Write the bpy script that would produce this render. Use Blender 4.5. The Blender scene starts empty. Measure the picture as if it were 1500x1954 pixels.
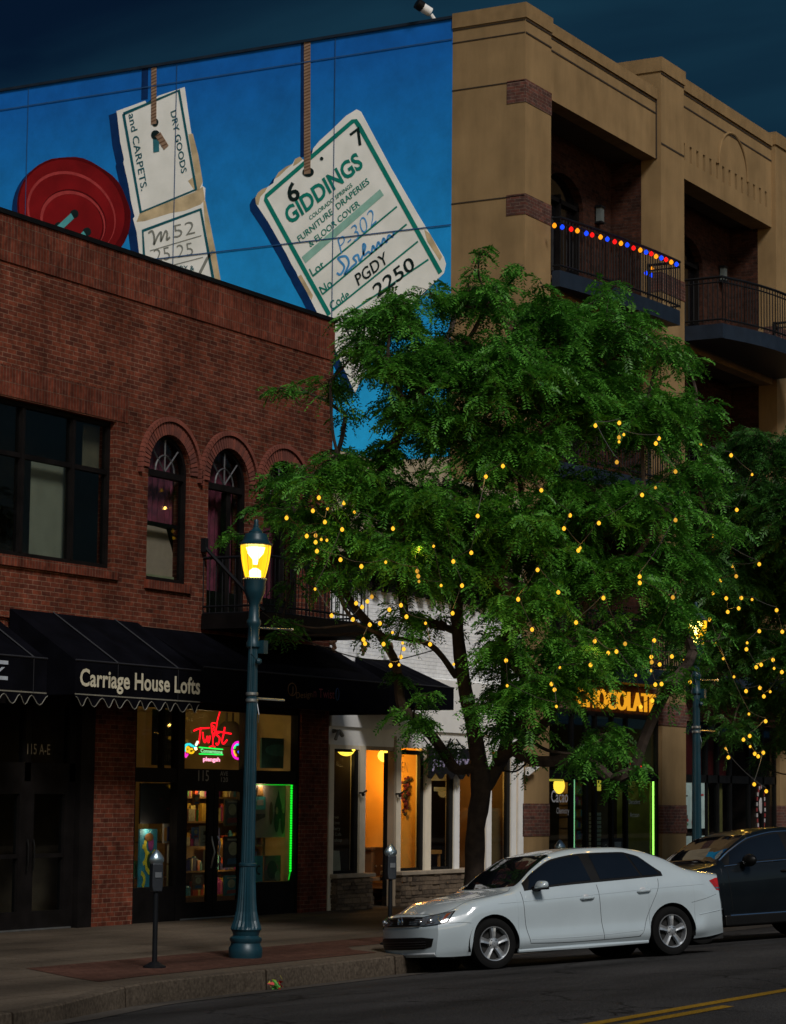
import bpy, bmesh, math, random
import numpy as np
from mathutils import Vector, Matrix
from mathutils.bvhtree import BVHTree
random.seed(7); rng=np.random.default_rng(11)
S=bpy.context.scene; COL=S.collection
R_=math.radians
# ---------------------------------------------------------------- camera
FPX,CX,CY=4777.,750.,977.
yaw,pitch,roll=R_(60.58),R_(6.474),R_(0.572)
fw=np.array([math.sin(yaw)*math.cos(pitch),math.cos(yaw)*math.cos(pitch),math.sin(pitch)])
rt=np.array([math.cos(yaw),-math.sin(yaw),0.]); up=np.cross(rt,fw)
rt,up=math.cos(roll)*rt+math.sin(roll)*up,-math.sin(roll)*rt+math.cos(roll)*up
CAM=np.array([0,0,2.12])
cd=bpy.data.cameras.new('camera'); co=bpy.data.objects.new('camera',cd); COL.objects.link(co)
co.matrix_world=Matrix(((rt[0],up[0],-fw[0],0),(rt[1],up[1],-fw[1],0),(rt[2],up[2],-fw[2],2.12),(0,0,0,1)))
cd.sensor_fit='VERTICAL'; cd.sensor_height=36; cd.lens=FPX/1954*36; cd.clip_end=2000; cd.clip_start=.1
cd.dof.use_dof=True; cd.dof.focus_distance=36.; cd.dof.aperture_fstop=4.0
S.camera=co
# ---------------------------------------------------------------- world and sun
SUN_AZ=R_(218); SUN_EL=R_(42)      # azimuth of the sun measured from +Y clockwise (behind the camera, left)
w=bpy.data.worlds.new('World'); S.world=w; w.use_nodes=True; nt=w.node_tree; nt.nodes.clear()
def wn(t,**k):
    n=nt.nodes.new(t)
    for a,b in k.items(): setattr(n,a,b)
    return n
out=wn('ShaderNodeOutputWorld'); bg=wn('ShaderNodeBackground'); bg.inputs[1].default_value=0.05
sky=wn('ShaderNodeTexSky',sky_type='NISHITA'); sky.sun_disc=False; sky.sun_elevation=R_(7); sky.sun_rotation=SUN_AZ; sky.air_density=1.2; sky.ozone_density=3
tc=wn('ShaderNodeTexCoord')
nz=wn('ShaderNodeTexNoise'); nz.inputs['Scale'].default_value=3.2; nz.inputs['Detail'].default_value=5; nz.inputs['Distortion'].default_value=.6
mp=wn('ShaderNodeMapping'); mp.inputs['Scale'].default_value=(1,1,3.5)
nt.links.new(tc.outputs['Generated'],mp.inputs[0]); nt.links.new(mp.outputs[0],nz.inputs['Vector'])
# a bank of dusk cloud over the eastern half of the sky: colour by cloud thickness
cr=wn('ShaderNodeValToRGB'); cr.color_ramp.elements[0].position=.40; cr.color_ramp.elements[0].color=(.025,.11,.32,1)
cr.color_ramp.elements[1].position=.62; cr.color_ramp.elements[1].color=(.10,.46,.82,1)
nt.links.new(nz.outputs['Fac'],cr.inputs[0])
dt=wn('ShaderNodeVectorMath',operation='DOT_PRODUCT'); dt.inputs[1].default_value=(.80,.60,0)
nt.links.new(tc.outputs['Generated'],dt.inputs[0])
mr=wn('ShaderNodeMapRange'); mr.inputs[1].default_value=-.1; mr.inputs[2].default_value=.45
nt.links.new(dt.outputs['Value'],mr.inputs[0])
mx=wn('ShaderNodeMixRGB'); nt.links.new(mr.outputs[0],mx.inputs[0]); nt.links.new(sky.outputs[0],mx.inputs[1]); nt.links.new(cr.outputs[0],mx.inputs[2])
nt.links.new(mx.outputs[0],bg.inputs[0]); nt.links.new(bg.outputs[0],out.inputs[0])
sd=bpy.data.lights.new('sun','SUN'); sd.energy=1.6; sd.angle=R_(14); sd.color=(1,.95,.90)
so=bpy.data.objects.new('sun',sd); COL.objects.link(so)
so.rotation_euler=Vector((math.sin(SUN_AZ)*math.cos(SUN_EL),math.cos(SUN_AZ)*math.cos(SUN_EL),math.sin(SUN_EL))).to_track_quat('Z','Y').to_euler()
S.view_settings.view_transform='Standard'; S.view_settings.look='None'; S.view_settings.gamma=1
S.view_settings.exposure=0.45
GL=1.0   # scale of all lamps
# ---------------------------------------------------------------- helpers
def at(px,py,ax,val):
    "the point on the plane axis=val seen in the direction of photo pixel px,py"
    d=fw+(px-CX)/FPX*rt-(py-CY)/FPX*up
    return CAM+(val-CAM[ax])/d[ax]*d
def F(px,py,Y=22.3): return at(px,py,1,Y)
def W(px,py,X): return at(px,py,0,X)
ROOT={}
def tag(o,label=None,cat=None,group=None,kind=None):
    if label: o['label']=label
    if cat: o['category']=cat
    if group: o['group']=group
    if kind: o['kind']=kind
    return o
def empty(name,loc,label,cat,group=None,rz=0):
    o=bpy.data.objects.new(name,None); COL.objects.link(o); o.location=loc; o.rotation_euler=(0,0,rz)
    o.empty_display_size=.1
    ROOT[o.name]=np.array(loc,float); return tag(o,label,cat,group)
EACH={'banner_arm','brick_arch','brick_band','window_pane','window_frame','rope_shadow','shadow_joint','post','post_facing','stone_base','stone_sill','lit_valance','panel_joint','shop_front_frame','red_transom_panel','curtain_strip','inner_door_frame','dark_doorway','beam','amber_wall','gallery_wall','soldier_course','threshold','button_hole','thread','handwriting','pen_mark','ruled_line','french_door_frame','french_door_glass','recess_slab','shop_window','recess_brick_wall','tag_border','wall_panel_moulding','neon_frame_tube','window_lettering_','chrome_window_trim','entrance_frame','parapet_cap','door_frame','door_step'}
class MB:
    def __init__(s): s.v=[]; s.f=[]; s.m=[]
    def clusters(s,gap=.03):
        n=len(s.v); par=list(range(n))
        def fd(a):
            while par[a]!=a: par[a]=par[par[a]]; a=par[a]
            return a
        for q in s.f:
            for b in q[1:]: par[fd(b)]=fd(q[0])
        comp={}
        for i in range(n): comp.setdefault(fd(i),[]).append(i)
        V=np.array(s.v); ks=list(comp); bb=[(V[comp[k]].min(0)-gap/2,V[comp[k]].max(0)+gap/2) for k in ks]; gp=list(range(len(ks)))
        def f2(a):
            while gp[a]!=a: gp[a]=gp[gp[a]]; a=gp[a]
            return a
        for i in range(len(ks)):
            for j in range(i):
                if (bb[i][0]<=bb[j][1]).all() and (bb[j][0]<=bb[i][1]).all(): gp[f2(i)]=f2(j)
        cl={f2(i):i for i in range(len(ks))}; own={k:f2(i) for i,k in enumerate(ks)}; out={}
        for c in set(own.values()): out[c]=(MB(),{})
        for i in range(n):
            m,mp_=out[own[fd(i)]]; mp_[i]=len(m.v); m.v.append(s.v[i])
        for q,mi in zip(s.f,s.m):
            m,mp_=out[own[fd(q[0])]]; m.f.append(tuple(mp_[k] for k in q)); m.m.append(mi)
        return [out[c][0] for c in sorted(out)]
    def raw(s,v,f,mi=0):
        n=len(s.v); s.v+= [tuple(map(float,p)) for p in v]; s.f+=[tuple(i+n for i in q) for q in f]; s.m+=[mi]*len(f); return s
    def box(s,x0,x1,y0,y1,z0,z1,mi=0):
        x0,x1=min(x0,x1),max(x0,x1); y0,y1=min(y0,y1),max(y0,y1); z0,z1=min(z0,z1),max(z0,z1)
        v=[(x,y,z) for z in (z0,z1) for y in (y0,y1) for x in (x0,x1)]
        return s.raw(v,[(0,2,3,1),(4,5,7,6),(0,1,5,4),(2,6,7,3),(0,4,6,2),(1,3,7,5)],mi)
    def quad(s,*p,mi=0): return s.raw(p,[tuple(range(len(p)))],mi)
    def prism(s,poly,vec,mi=0):
        n=len(poly); vec=np.array(vec,float); v=[np.array(p,float) for p in poly]; v=v+[p+vec for p in v]
        f=[tuple(range(n))[::-1],tuple(range(n,2*n))]+[(i,(i+1)%n,(i+1)%n+n,i+n) for i in range(n)]
        return s.raw(v,f,mi)
    def tube(s,pts,rad,n=8,cap=True,mi=0):
        pts=[np.array(p,float) for p in pts]; m=len(pts)
        if np.isscalar(rad): rad=[rad]*m
        ref=None; V=[]
        for i,p in enumerate(pts):
            d=pts[min(i+1,m-1)]-pts[max(i-1,0)]; L=np.linalg.norm(d); d=d/L if L>1e-9 else np.array([0,0,1.])
            if ref is None: ref=np.array([0,0,1.]) if abs(d[2])<.9 else np.array([1.,0,0])
            a=np.cross(d,ref); a/=max(np.linalg.norm(a),1e-9); b=np.cross(d,a); ref=-b if False else np.cross(a,d)
            for k in range(n):
                t=2*math.pi*k/n; V.append(p+rad[i]*(math.cos(t)*a+math.sin(t)*b))
        f=[(i*n+k,i*n+(k+1)%n,(i+1)*n+(k+1)%n,(i+1)*n+k) for i in range(m-1) for k in range(n)]
        if cap: f+= [tuple(range(n))[::-1],tuple(range((m-1)*n,m*n))]
        return s.raw(V,f,mi)
    def lathe(s,prof,c=(0,0,0),n=24,flute=None,mi=0,axis=2,cap=True):
        V=[]
        for i,(r,z) in enumerate(prof):
            for k in range(n):
                t=2*math.pi*k/n; rr=r
                if flute and flute[i]: rr=r*(1-flute[i]*(k%2))
                p=[rr*math.cos(t),rr*math.sin(t),z]
                if axis==1: p=[p[0],p[2],p[1]]
                V.append((p[0]+c[0],p[1]+c[1],p[2]+c[2]))
        m=len(prof)
        f=[(i*n+k,i*n+(k+1)%n,(i+1)*n+(k+1)%n,(i+1)*n+k) for i in range(m-1) for k in range(n)]
        if cap: f+=[tuple(range(n))[::-1],tuple(range((m-1)*n,m*n))]
        return s.raw(V,f,mi)
    def ball(s,c,r,n=8,sc=(1,1,1),mi=0):
        prof=[(max(math.sin(math.pi*i/n),.02)*r,-math.cos(math.pi*i/n)*r) for i in range(n+1)]
        V=[];N=max(n,6)
        for (a,z) in prof:
            for k in range(N):
                t=2*math.pi*k/N; V.append((c[0]+a*math.cos(t)*sc[0],c[1]+a*math.sin(t)*sc[1],c[2]+z*sc[2]))
        f=[(i*N+k,i*N+(k+1)%N,(i+1)*N+(k+1)%N,(i+1)*N+k) for i in range(n) for k in range(N)]
        return s.raw(V,f,mi)
    def build(s,name,mat,parent=None,smooth=False,local=False,bevel=0):
        off=np.zeros(3)
        if parent is not None and not local: off=ROOT[parent.name]
        if name in EACH and parent is not None and not getattr(s,'nosplit',0):
            gs=s.clusters()
            if len(gs)>1:
                r=None
                for g_ in gs: g_.nosplit=1; r=g_.build(name,mat,parent,smooth,local,bevel)
                return r
        me=bpy.data.meshes.new(name)
        v=np.array(s.v,float)-off
        me.from_pydata([tuple(p) for p in v],[],s.f)
        mats=mat if isinstance(mat,(list,tuple)) else [mat]
        for q in mats: me.materials.append(q)
        if len(mats)>1: me.polygons.foreach_set('material_index',s.m)
        if smooth: me.polygons.foreach_set('use_smooth',[True]*len(me.polygons))
        me.update()
        bm=bmesh.new(); bm.from_mesh(me); bmesh.ops.recalc_face_normals(bm,faces=bm.faces); bm.to_mesh(me); bm.free()
        o=bpy.data.objects.new(name,me); COL.objects.link(o)
        if parent is not None: o.parent=parent
        ROOT[o.name]=off if parent is not None else np.zeros(3)
        if bevel:
            b=o.modifiers.new('b','BEVEL'); b.width=bevel; b.segments=2; b.limit_method='ANGLE'
        if smooth and bevel==0:
            try: me.set_sharp_from_angle(angle=R_(38))
            except Exception: pass
        return o
def poly2(loops,ext=0.):
    "triangulated flat polygons with holes (even-odd) -> verts, faces in 2-D (+ thickness in z)"
    c=bpy.data.curves.new('t','CURVE'); c.dimensions='2D'; c.fill_mode='BOTH'; c.extrude=ext/2
    for L in loops:
        sp=c.splines.new('POLY'); sp.points.add(len(L)-1); sp.use_cyclic_u=True
        for i,p in enumerate(L): sp.points[i].co=(p[0],p[1],0,1)
    return c2m(c)
def c2m(c):
    o=bpy.data.objects.new('t',c); COL.objects.link(o); bpy.context.view_layer.update()
    me=bpy.data.meshes.new_from_object(o.evaluated_get(bpy.context.evaluated_depsgraph_get()))
    v=[tuple(q.co) for q in me.vertices]; f=[tuple(p.vertices) for p in me.polygons]
    bpy.data.objects.remove(o); bpy.data.meshes.remove(me)
    return v,f
def text2(s,bold=0.,ext=0.,res=3):
    c=bpy.data.curves.new('t','FONT'); c.body=s; c.size=1; c.offset=bold; c.extrude=ext/2; c.resolution_u=res; c.space_character=1.02
    v,f=c2m(c); v=np.array(v)
    mn=v.min(0); mxx=v.max(0)
    return v,f,mn,mxx
def text_on(mb,s,A,B,V,bold=0.,ext=0.,lift=0.,nrm=None,cap=None,mi=0,shear=0.):
    "text whose left baseline is A, right end is B, capital height vector V"
    v,f,mn,mxx=text2(s,bold)
    A=np.array(A,float);B=np.array(B,float);V=np.array(V,float)
    n=np.cross(B-A,V); n/=np.linalg.norm(n)
    if nrm is not None and n@np.array(nrm)<0: n=-n
    caph=.69 if cap is None else cap
    v[:,1]/=caph; x=(v[:,0]-mn[0])/(mxx[0]-mn[0])
    L=np.linalg.norm(B-A)
    pts=[A+(B-A)*x[i]+V*(v[i,1])+ (B-A)/L*shear*np.linalg.norm(V)*v[i,1] + n*lift for i in range(len(v))]
    if ext:
        m=len(pts)
        # thickness: add the same outline shifted back
        bm=bmesh.new(); vs=[bm.verts.new(p) for p in pts]
        for q in f:
            try: bm.faces.new([vs[i] for i in q])
            except Exception: pass
        r=bmesh.ops.extrude_face_region(bm,geom=list(bm.faces)); 
        for e in r['geom']:
            if isinstance(e,bmesh.types.BMVert): e.co+=Vector(n*ext)
        bm.verts.index_update()
        vv=[tuple(q.co) for q in bm.verts]; ff=[tuple(a.index for a in q.verts) for q in bm.faces]; bm.free()
        mb.raw(vv,ff,mi)
    else: mb.raw(pts,f,mi)
    return mb
def plate(mb,loops,fn,thick,nrm,mi=0):
    "loops in 2-D mapped to space by fn(u,v); thickness along nrm"
    v,f=poly2(loops,2.)
    nrm=np.array(nrm,float)
    mb.raw([np.array(fn(p[0],p[1]))+nrm*(thick if p[2]>0 else 0) for p in v],f,mi); return mb
def stroke(mb,pts,wd,fn,nrm,lift=0.003,mi=0):
    "a flat painted line along 2-D points"
    P=[np.array(fn(*p),float) for p in pts]; nrm=np.array(nrm,float); V=[]
    for i,p in enumerate(P):
        d=P[min(i+1,len(P)-1)]-P[max(i-1,0)]; d/=max(np.linalg.norm(d),1e-9); s_=np.cross(d,nrm)
        V+= [p+s_*wd/2+nrm*lift,p-s_*wd/2+nrm*lift]
    f=[(2*i,2*i+1,2*i+3,2*i+2) for i in range(len(P)-1)]
    mb.raw(V,f,mi); return mb
def smooth_pts(p,n=6):
    p=[np.array(q,float) for q in p]; o=[]
    for i in range(len(p)-1):
        a=p[max(i-1,0)];b=p[i];c=p[i+1];d=p[min(i+2,len(p)-1)]
        for k in range(n):
            t=k/n; o.append(.5*((2*b)+(c-a)*t+(2*a-5*b+4*c-d)*t*t+(3*b-a-3*c+d)*t**3))
    o.append(p[-1]); return o
# ---------------------------------------------------------------- materials
def newmat(name):
    m=bpy.data.materials.new(name); m.use_nodes=True; n=m.node_tree; n.nodes.clear()
    o=n.nodes.new('ShaderNodeOutputMaterial'); b=n.nodes.new('ShaderNodeBsdfPrincipled'); n.links.new(b.outputs[0],o.inputs[0])
    return m,n,b,o
def N(n,t,**k):
    q=n.nodes.new(t)
    for a,b in k.items():
        if a.startswith('i_'): q.inputs[int(a[2:])].default_value=b
        else: setattr(q,a,b)
    return q
def mat(name,col,rough=.6,metal=0.,var=.18,scale=4.,bump=0.,bscale=60.,spec=.5,coat=0.,dirt=0.):
    m,n,b,o=newmat(name)
    b.inputs['Roughness'].default_value=rough; b.inputs['Metallic'].default_value=metal
    b.inputs['Specular IOR Level'].default_value=spec; b.inputs['Coat Weight'].default_value=coat; b.inputs['Coat Roughness'].default_value=.03
    t=N(n,'ShaderNodeTexCoord'); z=N(n,'ShaderNodeTexNoise'); z.inputs['Scale'].default_value=scale; z.inputs['Detail'].default_value=6
    n.links.new(t.outputs['Object'],z.inputs['Vector'])
    r=N(n,'ShaderNodeValToRGB'); c=np.array(col)
    r.color_ramp.elements[0].position=.3; r.color_ramp.elements[0].color=(*np.clip(c*(1-var),0,1),1)
    r.color_ramp.elements[1].position=.7; r.color_ramp.elements[1].color=(*np.clip(c*(1+var),0,1),1)
    n.links.new(z.outputs['Fac'],r.inputs[0]); n.links.new(r.outputs[0],b.inputs['Base Color'])
    if bump:
        z2=N(n,'ShaderNodeTexNoise'); z2.inputs['Scale'].default_value=bscale; z2.inputs['Detail'].default_value=4
        n.links.new(t.outputs['Object'],z2.inputs['Vector'])
        bp=N(n,'ShaderNodeBump'); bp.inputs['Strength'].default_value=bump; bp.inputs['Distance'].default_value=.01
        n.links.new(z2.outputs['Fac'],bp.inputs['Height']); n.links.new(bp.outputs[0],b.inputs['Normal'])
    return m
def uvec(n,swap=False,off=(0,0)):
    "wall coordinates: along the wall (x+y) and height"
    t=N(n,'ShaderNodeNewGeometry'); s=N(n,'ShaderNodeSeparateXYZ'); n.links.new(t.outputs['Position'],s.inputs[0])
    a=N(n,'ShaderNodeMath',operation='ADD'); n.links.new(s.outputs[0],a.inputs[0]); n.links.new(s.outputs[1],a.inputs[1])
    c=N(n,'ShaderNodeCombineXYZ')
    n.links.new(a.outputs[0],c.inputs[1 if swap else 0]); n.links.new(s.outputs[2],c.inputs[0 if swap else 1])
    return c
def brickmat(name,c1,c2,mortar,swap=False,bw=.21,bh=.07,ms=.010,rough=.85,soot=.5,mott=.28):
    m,n,b,o=newmat(name); c=uvec(n,swap)
    k=N(n,'ShaderNodeTexBrick'); k.inputs['Scale'].default_value=1; k.inputs['Brick Width'].default_value=bw; k.inputs['Row Height'].default_value=bh
    k.inputs['Mortar Size'].default_value=ms/2*1.0; k.inputs['Mortar Smooth'].default_value=.15; k.inputs['Bias'].default_value=-.1
    k.inputs['Color1'].default_value=(*c1,1); k.inputs['Color2'].default_value=(*c2,1); k.inputs['Mortar'].default_value=(*mortar,1)
    if swap: k.offset=0.
    n.links.new(c.outputs[0],k.inputs['Vector'])
    z=N(n,'ShaderNodeTexNoise'); z.inputs['Scale'].default_value=1.1; z.inputs['Detail'].default_value=8; z.inputs['Roughness'].default_value=.7
    n.links.new(c.outputs[0],z.inputs['Vector'])
    z3=N(n,'ShaderNodeTexNoise'); z3.inputs['Scale'].default_value=9; z3.inputs['Detail'].default_value=2
    n.links.new(c.outputs[0],z3.inputs['Vector'])
    ml=N(n,'ShaderNodeMapRange'); ml.inputs[1].default_value=.3; ml.inputs[2].default_value=.7; ml.inputs[3].default_value=1-soot; ml.inputs[4].default_value=1.25
    n.links.new(z.outputs['Fac'],ml.inputs[0])
    m3=N(n,'ShaderNodeMapRange'); m3.inputs[1].default_value=.3; m3.inputs[2].default_value=.7; m3.inputs[3].default_value=1-mott; m3.inputs[4].default_value=1+mott*.9
    n.links.new(z3.outputs['Fac'],m3.inputs[0])
    mm=N(n,'ShaderNodeMath',operation='MULTIPLY'); n.links.new(ml.outputs[0],mm.inputs[0]); n.links.new(m3.outputs[0],mm.inputs[1])
    x=N(n,'ShaderNodeMixRGB',blend_type='MULTIPLY'); x.inputs[0].default_value=1
    n.links.new(k.outputs['Color'],x.inputs[1]); n.links.new(mm.outputs[0],x.inputs[2]); n.links.new(x.outputs[0],b.inputs['Base Color'])
    b.inputs['Roughness'].default_value=rough; b.inputs['Specular IOR Level'].default_value=.06
    bp=N(n,'ShaderNodeBump'); bp.inputs['Strength'].default_value=.9; bp.inputs['Distance'].default_value=.012
    ad=N(n,'ShaderNodeMath',operation='MULTIPLY_ADD'); ad.inputs[1].default_value=-1.; 
    n.links.new(k.outputs['Fac'],ad.inputs[0]); n.links.new(z3.outputs['Fac'],ad.inputs[2])
    n.links.new(ad.outputs[0],bp.inputs['Height']); n.links.new(bp.outputs[0],b.inputs['Normal'])
    return m
def emat(name,col,strength,sample=False):
    m,n,b,o=newmat(name); n.nodes.remove(b)
    e=N(n,'ShaderNodeEmission'); e.inputs[0].default_value=(*col,1); e.inputs[1].default_value=strength*GL
    n.links.new(e.outputs[0],o.inputs[0])
    if not sample:
        try: m.cycles.emission_sampling='NONE'
        except Exception: pass
    return m
def glassmat(name,tint=(.8,.85,.85),dark=0.,rough=.02):
    "pane: see-through with a mirror-like reflection"
    m,n,b,o=newmat(name); n.nodes.remove(b)
    t=N(n,'ShaderNodeBsdfTransparent'); t.inputs[0].default_value=(*tint,1)
    g=N(n,'ShaderNodeBsdfGlossy'); g.inputs[0].default_value=(.9,.9,.9,1); g.inputs['Roughness'].default_value=rough
    lw=N(n,'ShaderNodeLayerWeight'); lw.inputs[0].default_value=.5; pw=N(n,'ShaderNodeMath',operation='POWER'); pw.inputs[1].default_value=4.; n.links.new(lw.outputs['Facing'],pw.inputs[0])
    f=N(n,'ShaderNodeMapRange'); f.inputs[3].default_value=.02; f.inputs[4].default_value=.55; n.links.new(pw.outputs[0],f.inputs[0])
    x=N(n,'ShaderNodeMixShader'); n.links.new(f.outputs[0],x.inputs[0]); n.links.new(t.outputs[0],x.inputs[1]); n.links.new(g.outputs[0],x.inputs[2])
    n.links.new(x.outputs[0],o.inputs[0]); return m
M={}
M['brick']=brickmat('red_brick',(.17,.045,.025),(.075,.024,.017),(.22,.13,.09))
M['soldier']=brickmat('red_brick_soldier',(.18,.045,.026),(.09,.027,.019),(.17,.10,.07),swap=True)
M['brick2']=brickmat('mixed_brick',(.15,.06,.045),(.075,.045,.04),(.20,.15,.12),soot=.4)
M['wbrick']=brickmat('white_painted_brick',(.80,.82,.84),(.78,.80,.82),(.70,.72,.74),soot=.08,mott=.05)
M['brick3']=brickmat('shade_toned_brick',(.06,.024,.016),(.025,.013,.010),(.05,.035,.03),soot=.4)  # shade of the balcony recesses put into a darker brick colour
M['stone']=brickmat('stacked_stone',(.17,.12,.08),(.07,.055,.045),(.03,.025,.02),bw=.33,bh=.085,ms=.016,soot=.5)
M['stucco']=mat('tan_stucco',(.27,.18,.088),.9,bump=.35,bscale=90,var=.13,scale=1.2,spec=.05)
M['stucco_cap']=mat('tan_stucco_cap',(.25,.165,.08),.9,bump=.3,bscale=90,var=.12,spec=.05)
M['groove']=mat('dark_joint',(.03,.02,.012),.9)
M['beige']=mat('beige_stucco',(.45,.38,.26),.9,bump=.2,var=.12,scale=2)
M['white']=mat('white_paint',(.78,.78,.76),.6,var=.05,bump=.05)
M['cream']=mat('cream_paint',(.72,.64,.50),.7,var=.08,bump=.05)
M['black']=mat('black_metal',(.006,.006,.006),.5,spec=.15,var=.3)
M['blackwood']=mat('black_painted_wood',(.006,.005,.005),.6,spec=.12,var=.4,bump=.1,bscale=30)
M['iron']=mat('painted_iron',(.007,.008,.010),.5,spec=.15)
M['steelblue']=mat('dark_blue_steel',(.014,.022,.036),.5,spec=.2)
M['canvas']=mat('black_canvas',(.0028,.003,.005),.9,var=.4,scale=2.5,bump=.25,bscale=14,spec=.03)
M['asphalt']=None
M['glass']=glassmat('window_glass')
M['dglass']=mat('dark_glass',(.004,.004,.005),.06,var=.3,spec=.25)
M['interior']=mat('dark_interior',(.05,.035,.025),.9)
M['warmwall']=mat('warm_interior_wall',(.62,.40,.16),.8,var=.12)
M['tanwall']=mat('taupe_wall',(.34,.27,.19),.85,var=.06)
M['green']=mat('teal_enamel',(.0045,.034,.05),.42,var=.2,scale=6,metal=.1,bump=.05)
M['steel']=mat('grey_steel',(.45,.47,.48),.35,metal=.9)

def streaks(m,amt=.30):
    "rain streaks and patchy weathering running down a wall"
    n=m.node_tree; b=n.nodes['Principled BSDF']; src=b.inputs['Base Color'].links[0].from_socket
    g=N(n,'ShaderNodeNewGeometry'); mp_=N(n,'ShaderNodeMapping'); mp_.inputs['Scale'].default_value=(1.3,1.3,.22); n.links.new(g.outputs['Position'],mp_.inputs[0])
    z=N(n,'ShaderNodeTexNoise'); z.inputs['Scale'].default_value=1.6; z.inputs['Detail'].default_value=7; z.inputs['Roughness'].default_value=.65; n.links.new(mp_.outputs[0],z.inputs['Vector'])
    q=N(n,'ShaderNodeMapRange'); q.inputs[1].default_value=.38; q.inputs[2].default_value=.62; q.inputs[3].default_value=1-amt; q.inputs[4].default_value=1.08; n.links.new(z.outputs['Fac'],q.inputs[0])
    x=N(n,'ShaderNodeMixRGB',blend_type='MULTIPLY'); x.inputs[0].default_value=1; n.links.new(src,x.inputs[1]); n.links.new(q.outputs[0],x.inputs[2]); n.links.new(x.outputs[0],b.inputs['Base Color'])
for k in ('stucco','stucco_cap','beige','brick','soldier','wbrick'): streaks(M[k],{'wbrick':.08,'brick':.25,'soldier':.25}.get(k,.11))
# ================================================================ GROUND
def groundmat(name,c1,c2,scale,bump,rough=.9,joints=None,crack=False,spec=.08):
    m,n,b,o=newmat(name)
    g=N(n,'ShaderNodeNewGeometry')
    z=N(n,'ShaderNodeTexNoise'); z.inputs['Scale'].default_value=scale; z.inputs['Detail'].default_value=3
    z2=N(n,'ShaderNodeTexNoise'); z2.inputs['Scale'].default_value=.7; z2.inputs['Detail'].default_value=7
    mpp=N(n,'ShaderNodeMapping'); mpp.inputs['Scale'].default_value=(.35,1.2,1)
    n.links.new(g.outputs['Position'],z.inputs['Vector']); n.links.new(g.outputs['Position'],mpp.inputs[0]); n.links.new(mpp.outputs[0],z2.inputs['Vector'])
    r=N(n,'ShaderNodeValToRGB'); r.color_ramp.elements[0].position=.3; r.color_ramp.elements[0].color=(*c1,1); r.color_ramp.elements[1].position=.72; r.color_ramp.elements[1].color=(*c2,1)
    n.links.new(z.outputs['Fac'],r.inputs[0])
    ml=N(n,'ShaderNodeMapRange'); ml.inputs[1].default_value=.3; ml.inputs[2].default_value=.7; ml.inputs[3].default_value=.45; ml.inputs[4].default_value=1.35
    n.links.new(z2.outputs['Fac'],ml.inputs[0])
    x=N(n,'ShaderNodeMixRGB',blend_type='MULTIPLY'); x.inputs[0].default_value=1
    n.links.new(r.outputs[0],x.inputs[1]); n.links.new(ml.outputs[0],x.inputs[2]); last=x.outputs[0]
    if crack:
        zz=N(n,'ShaderNodeTexNoise'); zz.inputs['Scale'].default_value=1.5; zz.inputs['Detail'].default_value=6; n.links.new(g.outputs['Position'],zz.inputs['Vector'])
        vm=N(n,'ShaderNodeMixRGB',blend_type='ADD'); vm.inputs[0].default_value=.9; n.links.new(g.outputs['Position'],vm.inputs[1]); n.links.new(zz.outputs['Color'],vm.inputs[2])
        vo=N(n,'ShaderNodeTexVoronoi',feature='DISTANCE_TO_EDGE'); vo.inputs['Scale'].default_value=.38; n.links.new(vm.outputs[0],vo.inputs['Vector'])
        cm=N(n,'ShaderNodeMapRange'); cm.inputs[1].default_value=.0; cm.inputs[2].default_value=.014; cm.inputs[3].default_value=.25; cm.inputs[4].default_value=1; n.links.new(vo.outputs['Distance'],cm.inputs[0])
        x3=N(n,'ShaderNodeMixRGB',blend_type='MULTIPLY'); x3.inputs[0].default_value=1; n.links.new(last,x3.inputs[1]); n.links.new(cm.outputs[0],x3.inputs[2]); last=x3.outputs[0]
    if joints:
        bw,bh,ms,jc,off=joints
        k=N(n,'ShaderNodeTexBrick'); k.inputs['Scale'].default_value=1; k.inputs['Brick Width'].default_value=bw; k.inputs['Row Height'].default_value=bh
        k.inputs['Mortar Size'].default_value=ms; k.inputs['Mortar Smooth'].default_value=.2; k.offset=off
        k.inputs['Color1'].default_value=(1,1,1,1); k.inputs['Color2'].default_value=(.72,.72,.72,1); k.inputs['Mortar'].default_value=(*jc,1)
        n.links.new(g.outputs['Position'],k.inputs['Vector'])
        x2=N(n,'ShaderNodeMixRGB',blend_type='MULTIPLY'); x2.inputs[0].default_value=1
        n.links.new(last,x2.inputs[1]); n.links.new(k.outputs['Color'],x2.inputs[2]); last=x2.outputs[0]
    n.links.new(last,b.inputs['Base Color']); b.inputs['Roughness'].default_value=rough; b.inputs['Specular IOR Level'].default_value=spec
    bp=N(n,'ShaderNodeBump'); bp.inputs['Strength'].default_value=bump; bp.inputs['Distance'].default_value=.01
    n.links.new(z.outputs['Fac'],bp.inputs['Height']); n.links.new(bp.outputs[0],b.inputs['Normal'])
    return m
M['asphalt']=groundmat('asphalt',(.010,.010,.011),(.06,.058,.057),55,1.0,crack=True)
M['concrete']=groundmat('sidewalk_concrete',(.085,.066,.048),(.13,.104,.078),30,.25,joints=(1.52,1.52,.008,(.25,.22,.2),0.))
M['kerb']=groundmat('kerb_concrete',(.055,.043,.032),(.125,.10,.075),25,.5,joints=(3.05,60,.02,(.25,.22,.2),0.))
M['gutter']=groundmat('gutter_concrete',(.045,.04,.035),(.085,.075,.065),25,.3)
M['paver']=groundmat('brick_paving',(.065,.03,.022),(.11,.055,.04),30,.3,joints=(.2,.1,.006,(.4,.34,.3),.5))
M['yellow']=groundmat('yellow_line_paint',(.14,.08,.008),(.30,.17,.015),40,.4)
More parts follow.
